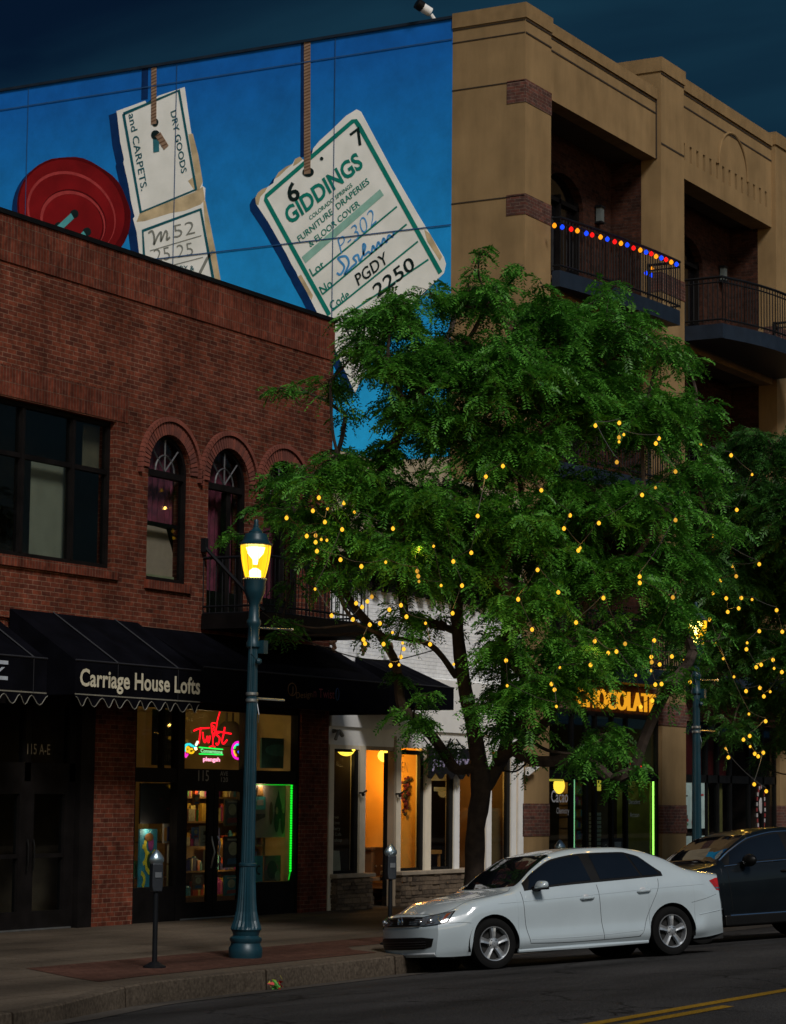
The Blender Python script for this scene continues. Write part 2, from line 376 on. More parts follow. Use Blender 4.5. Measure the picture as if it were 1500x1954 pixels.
def roadz(y):
    return float(np.interp(y,[-30,-9.5,3,9.5,12,15.4,30],[.0,-.1,.0,.27,.186,-.085,-.085]))
mb=MB(); ys=[-9.5,-4,0,3,6,9.5,12,15.4,17.2]; xs=[-60,0,15,20,25,30,35,45,70,500]
V=[(x,y,roadz(y)) for y in ys for x in xs]; nx=len(xs)
mb.raw(V,[(j*nx+i,j*nx+i+1,(j+1)*nx+i+1,(j+1)*nx+i) for j in range(len(ys)-1) for i in range(nx-1)])
tag(mb.build('road',M['asphalt']),kind='structure')
# large ground sheet below everything, to the horizon
mb=MB(); mb.quad((-500,-500,-.35),(1500,-500,-.35),(1500,900,-.35),(-500,900,-.35)); tag(mb.build('ground',M['concrete']),kind='structure')
mb=MB(); mb.box(-60,500,-16,-9.5,-.3,.05); tag(mb.build('near_pavement',M['concrete']),kind='structure')
mb=MB(); mb.box(-60,300,-30,-27,-.3,7); tag(mb.build('unseen_reflection_wall',mat('reflection_wall_dark',(.06,.045,.035),.9)),kind='structure')  # unseen dark wall, added to give the car paint something to reflect
kl=[(-60,14.2),(10,14.15),(18.3,14.2),(19.34,14.42),(20.69,14.91),(21.6,15.22),(22.3,15.33),(28.1,15.4),(28.35,15.6),(28.6,16.2),(28.9,16.35),(500,16.35)]
kl2=[(-60,14.35),(10,14.3),(18.25,14.35),(19.25,14.56),(20.6,15.05),(21.5,15.36),(22.25,15.48),(28.0,15.55),(28.2,15.7),(28.45,16.3),(28.85,16.5),(500,16.5)]
mb=MB(); n=len(kl)
V=[]
for (a,b),(c,d) in zip(kl,kl2): V+=[(a,b-.02,-.2),(a,b,.135),(a,b+.015,.15),(c,d,.152),(c,d,-.2)]
mb.raw(V,[(5*i+k,5*i+5+k,5*i+6+k,5*i+1+k) for i in range(n-1) for k in range(4)])
tag(mb.build('kerb',M['kerb']),kind='structure')
mb=MB(); V=[]
for (a,b) in kl: 
    y0=b-.42; V+=[(a,b,roadz(b)+.006),(a,y0,roadz(y0)+.006)]
mb.raw(V,[(2*i,2*i+1,2*i+3,2*i+2) for i in range(n-1)])
tag(mb.build('gutter',M['gutter']),kind='structure')
mb=MB(); V=[]
for (a,b) in kl2: V+=[(a,b+.002,.149),(a,60,.149)]
mb.raw(V,[(2*i,2*i+1,2*i+3,2*i+2) for i in range(n-1)])
tag(mb.build('sidewalk',M['concrete']),kind='structure')
mb=MB(); pl=[(22.9,17.6),(22.1,16.4),(21.75,15.75),(22.6,15.85),(27.9,15.9),(28.2,16.45),(28.7,16.8),(200,16.8),(200,17.62),(30,17.62)]
mb.quad(*[(a,b,.154) for a,b in pl]); tag(mb.build('brick_paving',M['paver']),kind='structure')
mb=MB(); zc=lambda y: roadz(y)+.006
for (x0,x1,y) in ((-60,400,8.93),(-60,21.8,8.72)):
    mb.quad((x0,y-.055,zc(y-.055)),(x1,y-.055,zc(y-.055)),(x1,y+.055,zc(y+.055)),(x0,y+.055,zc(y+.055)))
tag(mb.build('yellow_road_lines',M['yellow']),kind='structure')
# litter in the gutter
c=F(527,1866,15.20); c[2]=roadz(15.2)+.012; mb=MB(); L=empty('crumpled_wrapper',c,'small crumpled red, yellow and green wrapper lying against the kerb','wrapper')
ms=[mat('wrapper_red',(.5,.02,.02),.4),mat('wrapper_yellow',(.55,.5,.03),.4),mat('wrapper_green',(.1,.35,.06),.4)]
for i in range(14):
    p=c+np.array([rng.uniform(-.06,.06),rng.uniform(-.03,.03),rng.uniform(0,.11)]); q=[p+rng.normal(0,.035,3) for _ in range(4)]
    mb.raw(q,[(0,1,2),(0,2,3)],i%3)
mb.build('wrapper_sheet',ms,L)
# ================================================================ MURAL + TAN BUILDING
XT=44.9; YF=22.3
tan=empty('tan_loft_building',(XT,YF,.15),'tall tan stucco building with recessed balconies and a blue mural on its side wall','building')
# side wall (behind the mural) and main masses
mb=MB()
mb.box(XT+.02,XT+.5,24.02,60,-.2,18.28); mb.box(XT+.5,75,25.2,60,-.2,17.2)
mb.build('wall',M['stucco'],tan)
# mural plane, in pieces: blue field with a painted gradient
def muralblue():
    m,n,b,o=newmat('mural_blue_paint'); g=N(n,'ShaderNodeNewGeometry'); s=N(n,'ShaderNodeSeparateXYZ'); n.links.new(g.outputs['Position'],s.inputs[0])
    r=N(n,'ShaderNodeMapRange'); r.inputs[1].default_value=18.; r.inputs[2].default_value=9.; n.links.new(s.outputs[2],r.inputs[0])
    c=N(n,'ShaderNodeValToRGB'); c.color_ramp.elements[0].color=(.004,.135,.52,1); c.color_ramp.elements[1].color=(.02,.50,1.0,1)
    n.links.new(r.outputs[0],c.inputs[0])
    z=N(n,'ShaderNodeTexNoise'); z.inputs['Scale'].default_value=1.3; z.inputs['Detail'].default_value=9; z.inputs['Roughness'].default_value=.7; n.links.new(g.outputs['Position'],z.inputs['Vector'])
    q=N(n,'ShaderNodeMapRange'); q.inputs[1].default_value=.3; q.inputs[2].default_value=.7; q.inputs[3].default_value=.8; q.inputs[4].default_value=1.15; n.links.new(z.outputs['Fac'],q.inputs[0])
    x=N(n,'ShaderNodeMixRGB',blend_type='MULTIPLY'); x.inputs[0].default_value=1; n.links.new(c.outputs[0],x.inputs[1]); n.links.new(q.outputs[0],x.inputs[2])
    n.links.new(x.outputs[0],b.inputs['Base Color']); b.inputs['Roughness'].default_value=.75; b.inputs['Specular IOR Level'].default_value=.2
    z2=N(n,'ShaderNodeTexNoise'); z2.inputs['Scale'].default_value=60; n.links.new(g.outputs['Position'],z2.inputs['Vector'])
    bp=N(n,'ShaderNodeBump'); bp.inputs['Strength'].default_value=.25; bp.inputs['Distance'].default_value=.01; n.links.new(z2.outputs['Fac'],bp.inputs['Height']); n.links.new(bp.outputs[0],b.inputs['Normal'])
    return m
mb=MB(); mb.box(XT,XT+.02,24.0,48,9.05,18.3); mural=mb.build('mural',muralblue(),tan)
mb=MB(); mb.box(XT,XT+.02,24.0,48,3,9.05); mb.build('lower_side_wall',M['beige'],tan)
mb=MB(); mb.box(XT-.04,XT+.5,24.0,48,18.3,18.36); mb.build('wall_cap',M['steelblue'],tan)
# art is painted in layers a few mm apart on the wall plane
NX=(-1,0,0)
def MP(lift):
    return lambda u,v: W(u,-v,XT-lift*.35)
def inv(l): return [(a,-b) for a,b in l]
P_shadow=mat('mural_shadow_paint',(.004,.03,.12),.8,spec=.1); P_paper=mat('mural_paper_paint',(.92,.93,.86),.8,var=.10,scale=1.6,spec=.1)
P_stain=mat('mural_stain_paint',(.60,.47,.28),.8,var=.25,scale=3,spec=.1); P_teal=mat('mural_teal_paint',(.006,.22,.17),.8,spec=.1); P_navy=mat('mural_navy_paint',(.01,.11,.14),.8,spec=.1)
P_ink=mat('mural_black_paint',(.008,.02,.02),.8,spec=.1); P_blue=mat('mural_handwriting_blue',(.08,.33,.68),.8,spec=.1); P_red=mat('mural_red_paint',(.22,.006,.008),.7,var=.25,scale=1.2,spec=.15)
P_dred=mat('mural_dark_red_paint',(.10,.003,.005),.7,spec=.1); P_lred=mat('mural_light_red_paint',(.42,.05,.05),.7,var=.2,spec=.1); P_thr=mat('mural_thread_paint',(.10,.42,.44),.8,spec=.1); P_rope=mat('mural_rope_paint',(.32,.21,.14),.8,spec=.1)
P_lteal=mat('mural_pale_teal_paint',(.30,.55,.46),.8,spec=.1); P_grey=mat('mural_grey_paint',(.24,.25,.22),.8,spec=.1); P_line=mat('mural_panel_joint',(.01,.07,.2),.8)
def art(name,loops,m,lift):
    mb=MB(); plate(mb,[inv(l) for l in loops],MP(lift),.0012,NX); return mb.build(name,m,mural)
def line(mb,p,wd,lift=.03): stroke(mb,inv(p),wd,MP(0),NX,lift*.35)
z1=lambda a,b:(a/3.261,120+b/3.261)      # crop-to-photo pixel maps used when measuring the painting
z2=lambda a,b:(460+a/3.4905,180+b/3.4905)
def ell(cx,cy,rx,ry,rot=0,n=44,jit=0):
    o=[]
    for i in range(n):
        t=2*math.pi*i/n; k=1+jit*math.sin(t*9+1)*(1 if 3.6<t<5.6 else 0)
        a,b=rx*k*math.cos(t),ry*k*math.sin(t); o.append((cx+a*math.cos(rot)-b*math.sin(rot),cy+a*math.sin(rot)+b*math.cos(rot)))
    return o
bt=R_(38)
# button
art('button_shadow',[ell(133,412,114,104,bt)],P_shadow,.006)
art('button',[ell(141,404,113,100,bt,jit=.012)],P_red,.010)
art('button_side',[ell(141,404,113,100,bt,jit=.012),ell(137,402,105,94,bt)],P_dred,.016)
art('button_rim',[ell(136,408,90,76,bt),ell(137,410,87,72,bt)],P_lred,.016)
art('button_dish',[ell(139,424,65,57,bt),ell(140,427,61,54,bt)],P_lred,.020)
art('button_dish_shade',[ell(140,422,66,58,bt),ell(136,425,62,55,bt)],P_dred,.016)
mb=MB()
for (a,b) in ((142,408),(166,442),(112,432),(134,468)): plate(mb,[inv(ell(a,b,8,8))],MP(.024),.0012,NX)
mb.build('button_hole',P_ink,mural)
mb=MB(); line(mb,[(139,412),(113,436)],.16); line(mb,[(163,446),(138,470)],.16); mb.build('thread',P_thr,mural)
# small tag
ol=[z1(*p) for p in ((725,300),(905,235),(915,262),(985,205),(1150,150),(1165,260),(1190,430),(1210,520),(1232,575),(1248,680),(1262,740),(1260,765),(1278,778),(1276,850),(1300,960),(1340,1160),(1382,1400),(1420,1620),(960,1620),(870,1215),(850,1050),(828,970),(838,955),(815,860),(800,760),(768,620),(772,600),(748,490),(730,330))]
art('tag_shadow',[[(a-15,b+8) for a,b in ol]],P_shadow,.006)
art('paper_tag',[ol],P_paper,.010)
def rng_st(pts,m,l): art('stain',[[z1(*p) for p in pts]],m,l)
rng_st(((1172,445),(1200,440),(1235,575),(1262,740),(1240,790),(1215,800),(1170,735),(1215,700),(1198,600)),P_stain,.014)
rng_st(((870,935),(1220,800),(1262,770),(1276,850),(1250,880),(1150,920),(1060,935),(900,985),(850,990)),P_stain,.014)
rng_st(((1265,860),(1278,855),(1340,1160),(1382,1400),(1345,1380),(1300,1150),(1275,1000)),P_stain,.014)
mb=MB()
for q in (((770,318),(1115,172),(1222,788),(878,930),(770,318)),((905,1320),(890,1045),(1250,912),(1335,1380),(1360,1600))): line(mb,[z1(*p) for p in q],.075)
mb.build('tag_border',P_navy,mural)
def mtext(s,a,b,vtop,m,bold=.0,shear=0,name='lettering',zz=z2,capv=None):
    mb=MB(); A=W(*zz(*a),XT-.0105); B=W(*zz(*b),XT-.0105); V=W(*zz(*vtop),XT-.0105)-A
    text_on(mb,s,A,B,V,bold=bold,nrm=NX,lift=.0014,shear=shear,cap=capv); return mb.build(name,m,mural)
mtext('DRY GOODS',(1062,305),(1130,690),(1095,290),P_navy,.012,zz=z1)
mtext('and CARPETS.',(800,322),(880,798),(838,308),P_navy,.008,zz=z1)
mb=MB(); line(mb,smooth_pts([z1(*p) for p in ((925,1060),(950,1048),(962,1090),(960,1130),(985,1075),(1005,1055),(1003,1110),(1030,1050),(1042,1060),(1040,1100),(1060,1085))]),.05)
mb.build('handwriting',P_grey,mural)
mtext('52',(1085,1090),(1215,1060),(1077,1010),P_grey,-.01,zz=z1); mtext('25 25',(965,1240),(1205,1195),(955,1160),P_grey,-.01,zz=z1)
mtext('DRY &',(1090,1290),(1210,1290),(1088,1262),P_navy,.01,zz=z1); mtext('FANCY GOODS',(1060,1330),(1310,1380),(1058,1300),P_navy,.0,zz=z1)
mb=MB(); line(mb,[z1(1245,1310),z1(1290,1220),z1(1328,1170)],.075)
for (a,b) in (((935,1170),(1255,1075)),((960,1290),(1265,1210))): line(mb,[z1(*a),z1(*b)],.02)
mb.build('pen_mark',P_grey,mural)
# big tag
ol=[z2(*p) for p in ((95,690),(112,655),(140,632),(175,618),(215,592),(222,565),(250,520),(300,482),(345,462),(360,430),(392,416),(412,432),(425,445),(470,410),(480,362),(520,312),(600,240),(700,142),(770,100),(800,115),(840,190),(1000,490),(1180,800),(1352,1085),(1366,1130),(1352,1190),(1250,1290),(1000,1520),(820,1860),(760,1990),(600,1640),(520,1480),(440,1320),(380,1215),(368,1185),(340,1140),(300,1060),(180,850),(100,730))]
art('tag_shadow',[[(a-11,b+13) for a,b in ol]],P_shadow,.006)
art('paper_tag',[ol],P_paper,.010)
def st2(pts): art('stain',[[z2(*p) for p in pts]],P_stain,.014)
st2(((95,690),(112,655),(140,632),(175,618),(160,650),(130,680),(115,740),(100,730))); st2(((222,565),(250,520),(300,482),(345,462),(300,500),(255,545))); st2(((1220,900),(1260,930),(1340,1080),(1325,1110),(1240,980)))
st2(((360,430),(392,416),(412,432),(380,460),(345,480))); st2(((400,1200),(480,1340),(470,1370),(440,1320),(380,1215)))
mb=MB(); line(mb,[z2(*p) for p in ((590,1470),(440,1200),(165,700),(168,680),(745,180),(765,178),(790,215),(1330,1190))],.10); mb.build('tag_border',P_teal,mural)
mb=MB()
for a,b in (((480,1212),(1040,748)),((545,1332),(1105,865)),((610,1442),(1180,980)),((690,1480),(1250,1100))): line(mb,[z2(*a),z2(*b)],.04)
mb.build('ruled_line',P_teal,mural)
mb=MB(); line(mb,[z2(418,1105),z2(940,652)],.17,.028); mb.build('pale_bar',P_lteal,mural)
mtext('GIDDINGS',(325,868),(818,478),(278,775),P_teal,.03)
mtext('COLORADO SPRINGS',(462,838),(745,612),(450,815),P_teal,.01); mtext('FURNITURE  DRAPERIES',(390,985),(858,590),(372,950),P_teal,.012); mtext('& FLOOR COVER',(462,1020),(795,738),(445,985),P_teal,.012)
mtext('7',(780,350),(845,300),(740,250),P_ink,.01,shear=-.2); mtext('6',(325,722),(400,690),(290,610),P_ink,.025)
mtext('Lot',(475,1212),(560,1150),(452,1165),P_teal,.01); mtext('No',(540,1335),(612,1275),(518,1285),P_teal,.01); mtext('Code',(605,1440),(728,1350),(582,1390),P_teal,.01)
mtext('P-302',(668,1065),(905,850),(630,975),P_blue,-.015,.15); mtext('PGDY',(782,1275),(985,1115),(755,1205),P_ink,.012); mtext('2250',(905,1360),(1165,1155),(870,1280),P_ink,.012)
mb=MB(); line(mb,smooth_pts([z2(*p) for p in ((640,1190),(665,1200),(690,1150),(660,1110),(650,1090),(700,1080),(720,1130),(690,1200),(740,1150),(770,1120),(750,1090),(780,1070),(795,1110),(830,1020),(815,1000),(820,1070),(850,1050),(870,1060),(880,1010),(900,1035),(915,985),(935,1010),(950,960),(970,985),(985,940),(1010,950),(1020,915))]),.05); mb.build('handwriting',P_blue,mural)
art('hole',[ell(*z2(447,518),11,9)],P_ink,.034); art('hole',[ell(*z2(537,428),3.4,3.4)],P_ink,.034)
art('hole',[ell(*z1(965,370),6.5,8)],P_ink,.034); art('hole',[ell(*z1(968,448),8.5,9)],P_ink,.034)
mb=MB(); line(mb,[z1(972,445),z1(975,555)],.16,.036); mb.build('thread',mat('mural_teal_string',(.02,.16,.2),.8),mural)
# painted ropes: body plus slanting strand lines, each with its own painted shadow
def rope(x,y0,y1,x1,w):
    mb=MB(); line(mb,[(x,y0),(x1,y1)],w,.040); mb.build('painted_rope',P_rope,mural)
    mb=MB(); k=int((y1-y0)/6.2); hw=w*35
    for i in range(k):
        y=y0+i*6.2; xc=x+(x1-x)*i/k; line(mb,[(xc-hw,y+5),(xc+hw,y)],.028,.046)
    mb.build('rope_strand',mat('mural_rope_line_paint',(.14,.07,.035),.8),mural)
rope(294.5,129,237,294,.145); rope(587,80,332,587,.165); rope(302,256,282,318,.15)
mb=MB(); line(mb,[(277,131),(276,190)],.18,.014); line(mb,[(578,80),(577,300)],.10,.008); mb.build('rope_shadow',P_shadow,mural)
# wall joints run over the painting
mb=MB()
for z in (17.86,13.9): 
    mb.box(XT-.0195,XT-.0175,24.0,48,z-.012,z+.012)
for px in (52,335,638,):
    p=W(px,300,XT); mb.box(XT-.0190,XT-.0175,p[1]-.009,p[1]+.009,9.1,18.28)
mb.build('panel_joint',P_line,mural)
# front elevation ------------------------------------------------------------
X1,X2,X3,X4=46.11,51.8,53.16,59.15     # pier 1: XT..X1, bay 1: X1..X2, pier 2: X2..X3, bay 2: X3..X4, pier 3
mb=MB()
def pier(x0,x1,y1,top,proud=0.):
    mb.box(x0,x1,YF-proud,y1,0.0,top)
pier(XT,X1,24.0,18.08); mb2=MB()
mb2.box(XT-.03,X1+.03,YF-.03,24.0,18.08,18.4)
pier(X2,X3,24.4,18.75,.04); mb2.box(X2-.03,X3+.03,YF-.08,24.4,18.75,19.08)
pier(X4,X4+1.35,24.4,18.75,.04); mb2.box(X4-.03,X4+1.38,YF-.08,24.4,18.75,19.08)
mb.box(X1,X2,YF+.08,22.75,16.7,18.08); mb2.box(X1+.03,X2-.03,YF+.03,22.8,18.08,18.34)
# bay 2 parapet is higher and carries an arch and a row of slots
plate(mb,[[(X3,16.6),(X4,16.6),(X4,18.7),(X3,18.7)]]+[[(x,17.05),(x+.14,17.05),(x+.14,17.45),(x,17.45)] for x in np.arange(X3+.2,X4-.2,.41)],lambda u,v:(u,YF+.07,v),.4,(0,1,0))
mb.box(X3,X4,YF+.47,22.9,16.6,18.7); mb2.box(X3+.03,X4-.03,YF+.02,22.8,18.7,19.0)
mb.box(X4+1.35,75,YF,22.9,16.6,18.7)
# spandrels between floors of each bay
for (x0,x1) in ((X1,X2),(X3,X4),(X4+1.35,75)):
    for (a,b) in ((12.55,12.95),(8.0,9.0),(4.15,4.9)): mb.box(x0,x1,YF+.08,22.7,a,b)
mb.build('facade',M['stucco'],tan); mb2.build('parapet_cap',M['stucco_cap'],tan)
mb=MB()
for (x0,x1,y,zs) in ((XT,X1,YF,(18.05,17.78)),(X1,X2,YF+.08,(18.05,17.78)),(X2,X3,YF-.04,(18.72,)),(X3,X4,YF+.07,(18.66,18.35))):
    for z in zs: mb.box(x0+.004,x1-.004,y-.014,y+.01,z-.035,z)
for z in (18.05,17.78,16.76,14.35): mb.box(XT-.012,XT+.01,YF+.01,24.0,z-.022,z)
mb.box(X2+.01,X3-.01,YF-.052,YF-.03,17.03,17.07)
for x in (X1+.01,X2-.02,X3+.012): mb.box(x-.012,x+.012,YF+.05,YF+.09,16.7,18.3)
# blind arch in bay 2
mb.build('shadow_joint',M['groove'],tan)
mb=MB(); xc=56.5; mb.tube([(xc+.95*math.cos(t),YF+.06,17.45+.95*math.sin(t)) for t in np.linspace(-.05,math.pi,24)],.035,6); mb.build('arch_moulding',M['stucco_cap'],tan)
mb=MB()
for z0,z1_ in ((16.3,16.78),(13.95,14.38),(11.5,11.95),(7.3,7.8),(1.35,2.0)):
    mb.box(XT-.012,X1+.012,YF-.012,YF+.42 if z0>5 else YF+.3,z0,z1_)
for z0,z1_ in ((13.6,14.05),(3.75,4.25),(1.35,1.98)): mb.box(X2-.01,X3+.01,YF-.056,YF+.3,z0,z1_)
for z0,z1_ in ((13.6,14.05),(1.35,1.98)): mb.box(X4-.01,X4+1.36,YF-.056,YF+.3,z0,z1_)
mb.box(X1+.01,X2-.01,YF+.06,YF+.3,3.95,4.55); mb.box(X3+.01,X4-.01,YF+.05,YF+.3,3.85,4.5)
mb.build('brick_band',M['brick2'],tan)
# recess back walls of brick with arched french doors
mb=MB(); dk=MB(); gl=MB()
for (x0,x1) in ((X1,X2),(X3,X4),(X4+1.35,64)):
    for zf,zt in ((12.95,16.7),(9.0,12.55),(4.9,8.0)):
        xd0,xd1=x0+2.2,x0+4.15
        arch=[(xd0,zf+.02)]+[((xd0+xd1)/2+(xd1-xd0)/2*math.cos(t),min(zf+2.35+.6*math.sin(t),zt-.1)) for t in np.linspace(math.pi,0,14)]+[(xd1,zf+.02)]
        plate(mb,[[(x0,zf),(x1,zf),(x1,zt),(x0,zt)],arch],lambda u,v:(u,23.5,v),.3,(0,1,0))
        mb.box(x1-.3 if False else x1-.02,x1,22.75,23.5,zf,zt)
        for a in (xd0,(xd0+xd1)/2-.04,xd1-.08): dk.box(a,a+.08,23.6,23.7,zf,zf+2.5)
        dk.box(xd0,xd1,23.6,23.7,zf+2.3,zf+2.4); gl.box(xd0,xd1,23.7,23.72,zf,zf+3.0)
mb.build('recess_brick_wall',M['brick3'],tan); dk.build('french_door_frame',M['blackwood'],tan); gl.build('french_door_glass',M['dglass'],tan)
mb=MB()
for (x0,x1) in ((X1,X2),(X3,X4),(X4+1.35,75)):
    for zf in (12.95,9.0,4.9): mb.box(x0,x1,22.7,25.0,zf-.3,zf)
    mb.box(x0,x1,22.75,25.0,16.7,17.)
mb.build('recess_slab',M['interior'],tan)
# balconies: slab, rails, balusters
def balcony(pts,z0,zr,name='balcony',th=.34):
    o=MB(); n=len(pts); v=[(a,b,z0-th) for a,b in pts]+[(a,b,z0) for a,b in pts]
    o.raw(v,[tuple(range(n))[::-1],tuple(range(n,2*n))]+[(i,(i+1)%n,(i+1)%n+n,i+n) for i in range(n)])
    b=o.build(name,M['steelblue'],tan)
    r=MB(); P=[np.array([a,c,0.]) for a,c in pts[:-1]] if False else [np.array([a,c,0.]) for a,c in pts]
    line_=P[:-1] if pts[-1]==pts[0] else P
    for zz,rr in ((zr,.032),(zr-.12,.018),(z0+.10,.022)): r.tube([p+[0,0,zz] for p in line_],rr,6)
    for i in range(len(line_)-1):
        a,c=line_[i],line_[i+1]; L=np.linalg.norm(c-a); k=max(int(L/.11),1)
        for j in range(k+1):
            p=a+(c-a)*j/k; rad=.014
            r.tube([p+[0,0,z0+.05],p+[0,0,zr]],rad,4,cap=False)
    for p in (line_[0],line_[-1]): r.tube([p+[0,0,z0],p+[0,0,zr+.04]],.035,4)
    r.build('balcony_railing',M['iron'],b)
    return b
ROOT_b=[]
def bow(p0,p1,sag,n=10):
    p0=np.array(p0);p1=np.array(p1);d=p1-p0;nn=np.array([d[1],-d[0]])/np.linalg.norm(d)
    return [tuple(p0+d*t+nn*sag*4*t*(1-t)) for t in np.linspace(0,1,n)]
b1=[(46.13,22.28)]+bow((46.14,22.1),(51.28,21.58),.10)+[(51.3,22.36)]
bal1=balcony(b1,13.0,14.11)
for z in (9.0,4.9): balcony(b1,z,z+1.1)
b2=[(53.18,22.28),(53.18,21.32)]+bow((53.3,21.3),(59.1,21.3),.55)+[(59.12,22.3)]
balcony(b2,13.02,14.11)
for z in (9.0,4.9): balcony(b2,z,z+1.1)
# ground-floor chocolate shop front (bay 1) and dark restaurant front (bay 2)
def setback(name,x0,x1,ys,zt,interior_depth,wallm,parent,z0=.15,ym=None):
    "an open room behind a shop front: floor, back, sides, ceiling"
    m=MB(); y1=ys+interior_depth
    m.box(x0,x1,y1,y1+.1,z0,zt); m.box(x0-.1,x0,ys,y1,z0,zt); m.box(x1,x1+.1,ys,y1,z0,zt); m.box(x0,x1,ys,y1,zt,zt+.08); m.box(x0,x1,ys,y1,z0-.02,z0+.01)
    return m.build(name,wallm,parent)
def plight(name,loc,col,e,size=.25,parent=None):
    l=bpy.data.lights.new(name,'POINT'); l.energy=e*GL; l.color=col; l.shadow_soft_size=size
    o=bpy.data.objects.new(name,l); COL.objects.link(o); o.location=loc; return o
# ---------------- chocolate shop, bay 1 (x 46.1..51.8)
ys=22.45
setback('shop_interior',X1+.05,X2-.05,ys,3.9,3.2,mat('shop_dark_wall',(.05,.04,.025),.8,var=.3,scale=1.5),tan)
mb=MB()
fx=[X1,47.3,48.0,48.45,49.3,50.05,X2-.1]
for a in fx: mb.box(a,a+.09,ys-.1,ys,.15,3.9)
mb.box(X1,X2,ys-.1,ys,2.5,2.68); mb.box(X1,X2,ys-.1,ys,3.85,3.95); mb.box(X1,47.3,ys-.1,ys,.15,.5); mb.box(50.05,X2,ys-.1,ys,.15,.5)
mb.build('shop_front_frame',M['black'],tan)
mb=MB(); mb.box(X1,X2,ys-.06,ys-.05,.5,3.85); mb.build('shop_window',M['glass'],tan)
nx1=F(1247,1560,22.43)[0]; nx0=F(1095,1560,22.43)[0]
mb=MB(); mb.box(nx1-.028,nx1+.028,22.415,22.445,.55,2.50); mb.build('neon_strip',emat('lime_neon',(.42,1,.12),1.9),tan)
mb=MB(); mb.box(nx0-.018,nx0+.018,22.415,22.445,.55,2.50); mb.build('neon_strip',emat('pale_neon',(.35,.85,.4),.7),tan)
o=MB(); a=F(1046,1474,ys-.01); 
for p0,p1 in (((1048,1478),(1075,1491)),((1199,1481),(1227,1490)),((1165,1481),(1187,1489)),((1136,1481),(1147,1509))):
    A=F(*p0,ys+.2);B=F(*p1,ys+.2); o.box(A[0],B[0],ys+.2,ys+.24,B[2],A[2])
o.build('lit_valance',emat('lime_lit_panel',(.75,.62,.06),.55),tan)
# big lit word on the fascia
mb=MB(); A=F(1100,1323,22.26);B=F(1250,1353,22.26)
zb=3.98; text_on(mb,'CHOCOLATE',(47.38,22.30,4.02),(51.45,22.30,4.02),(0,0,.40),bold=.006,ext=.05,lift=.0,nrm=(0,-1,0)); mb.build('fascia_lettering',emat('amber_letters',(1,.42,.02),.62),tan)
mb=MB(); A=F(1052,1518,ys-.07);B=F(1084,1522,ys-.07)
text_on(mb,'Cacao',(A[0],ys-.07,2.03),(B[0],ys-.07,2.03),(0,0,.24),bold=.01,nrm=(0,-1,0)); text_on(mb,'Chemistry',(A[0]+.25,ys-.07,1.80),(B[0]+.05,ys-.07,1.80),(0,0,.12),nrm=(0,-1,0))
text_on(mb,'Decadent',(50.25,ys-.07,2.0),(50.85,ys-.07,2.0),(0,0,.10),nrm=(0,-1,0)); text_on(mb,'Artisan',(50.3,ys-.07,1.72),(50.8,ys-.07,1.72),(0,0,.10),nrm=(0,-1,0))
text_on(mb,'19',(47.72,ys-.1,3.02),(47.95,ys-.1,3.02),(0,0,.22),nrm=(0,-1,0))
mb.build('window_lettering',mat('pale_vinyl',(.62,.62,.66),.6),tan)
sg=empty('open_sign',F(1212,1463,ys-.14),'small red lit OPEN sign with a blue bar in the chocolate shop transom','sign')
p=F(1212,1463,ys-.14); mb=MB(); mb.box(p[0]-.32,p[0]+.32,ys-.15,ys-.12,p[2]-.17,p[2]+.15); mb.build('sign_panel',M['black'],sg)
mb=MB(); text_on(mb,'OPEN',(p[0]-.30,ys-.155,p[2]-.08),(p[0]+.30,ys-.155,p[2]-.08),(0,0,.20),bold=.02,nrm=(0,-1,0)); mb.build('sign_letters',emat('red_neon_open',(1,.01,.01),1.6),sg)
mb=MB(); mb.box(p[0]-.30,p[0]+.30,ys-.16,ys-.15,p[2]-.15,p[2]-.12); mb.build('blue_bar',emat('blue_neon',(.03,.03,1),1),sg)
plight('shop_light',(51.2,23.0,3.0),(.8,.95,.3),2.2,.1); plight('shop_light_2',(47.2,24.6,3.2),(1,.7,.25),7)
mb=MB(); mb.box(51.66,51.73,22.5,23.3,.3,2.6); mb.build('lime_lit_wall',mat('lime_glow_tint',(.20,.22,.05),.8),tan)  # glow of the neon on the dark wall put into this lime colour
# lanterns and shelf goods inside the chocolate shop
g=empty('pendant_lamp',F(1067,1499,23.0),'glowing yellow egg-shaped pendant lamp in the left window of the chocolate shop','lamp')
c=F(1067,1499,23.0); mb=MB(); mb.ball(c,.13,8,(1,1,1.35)); mb.build('lamp_shade',emat('egg_lamp',(1,.62,.05),1.6),g,True); mb=MB(); mb.tube([c+[0,0,.1],(c[0],c[1],3.9)],.01,4); mb.build('cord',M['black'],g)
g=empty('glass_ornament',F(1201,1560,23.2),'small glowing orange glass ornament hanging beside the green-lit wall','ornament')
mb=MB(); c=F(1201,1560,23.2)
for i in range(5): mb.ball(c+np.array([.03*(i%2),0,.22-.12*i]),.07-.006*i,6)
mb.build('glass_beads',emat('orange_glass',(1,.25,.02),.9),g,True)
gm=[mat('goods_%d'%i,c,.5,var=.3) for i,c in enumerate([(.5,.08,.04),(.55,.35,.06),(.08,.3,.4),(.4,.38,.3),(.06,.3,.10),(.35,.05,.25),(.6,.5,.2),(.08,.08,.25)])]
shf=empty('pastry_shelf',(48.4,22.95,.16),'narrow lit shelf unit stacked with wrapped goods in the chocolate shop','shelf')
mb=MB()
for z in np.arange(.5,2.4,.24): mb.box(48.25,49.1,22.9,23.1,z,z+.03)
for x in (48.25,49.07): mb.box(x,x+.03,22.9,23.1,.16,2.45)
mb.build('shelf_boards',mat('shelf_brown',(.25,.12,.05),.6),shf)
mb=MB()
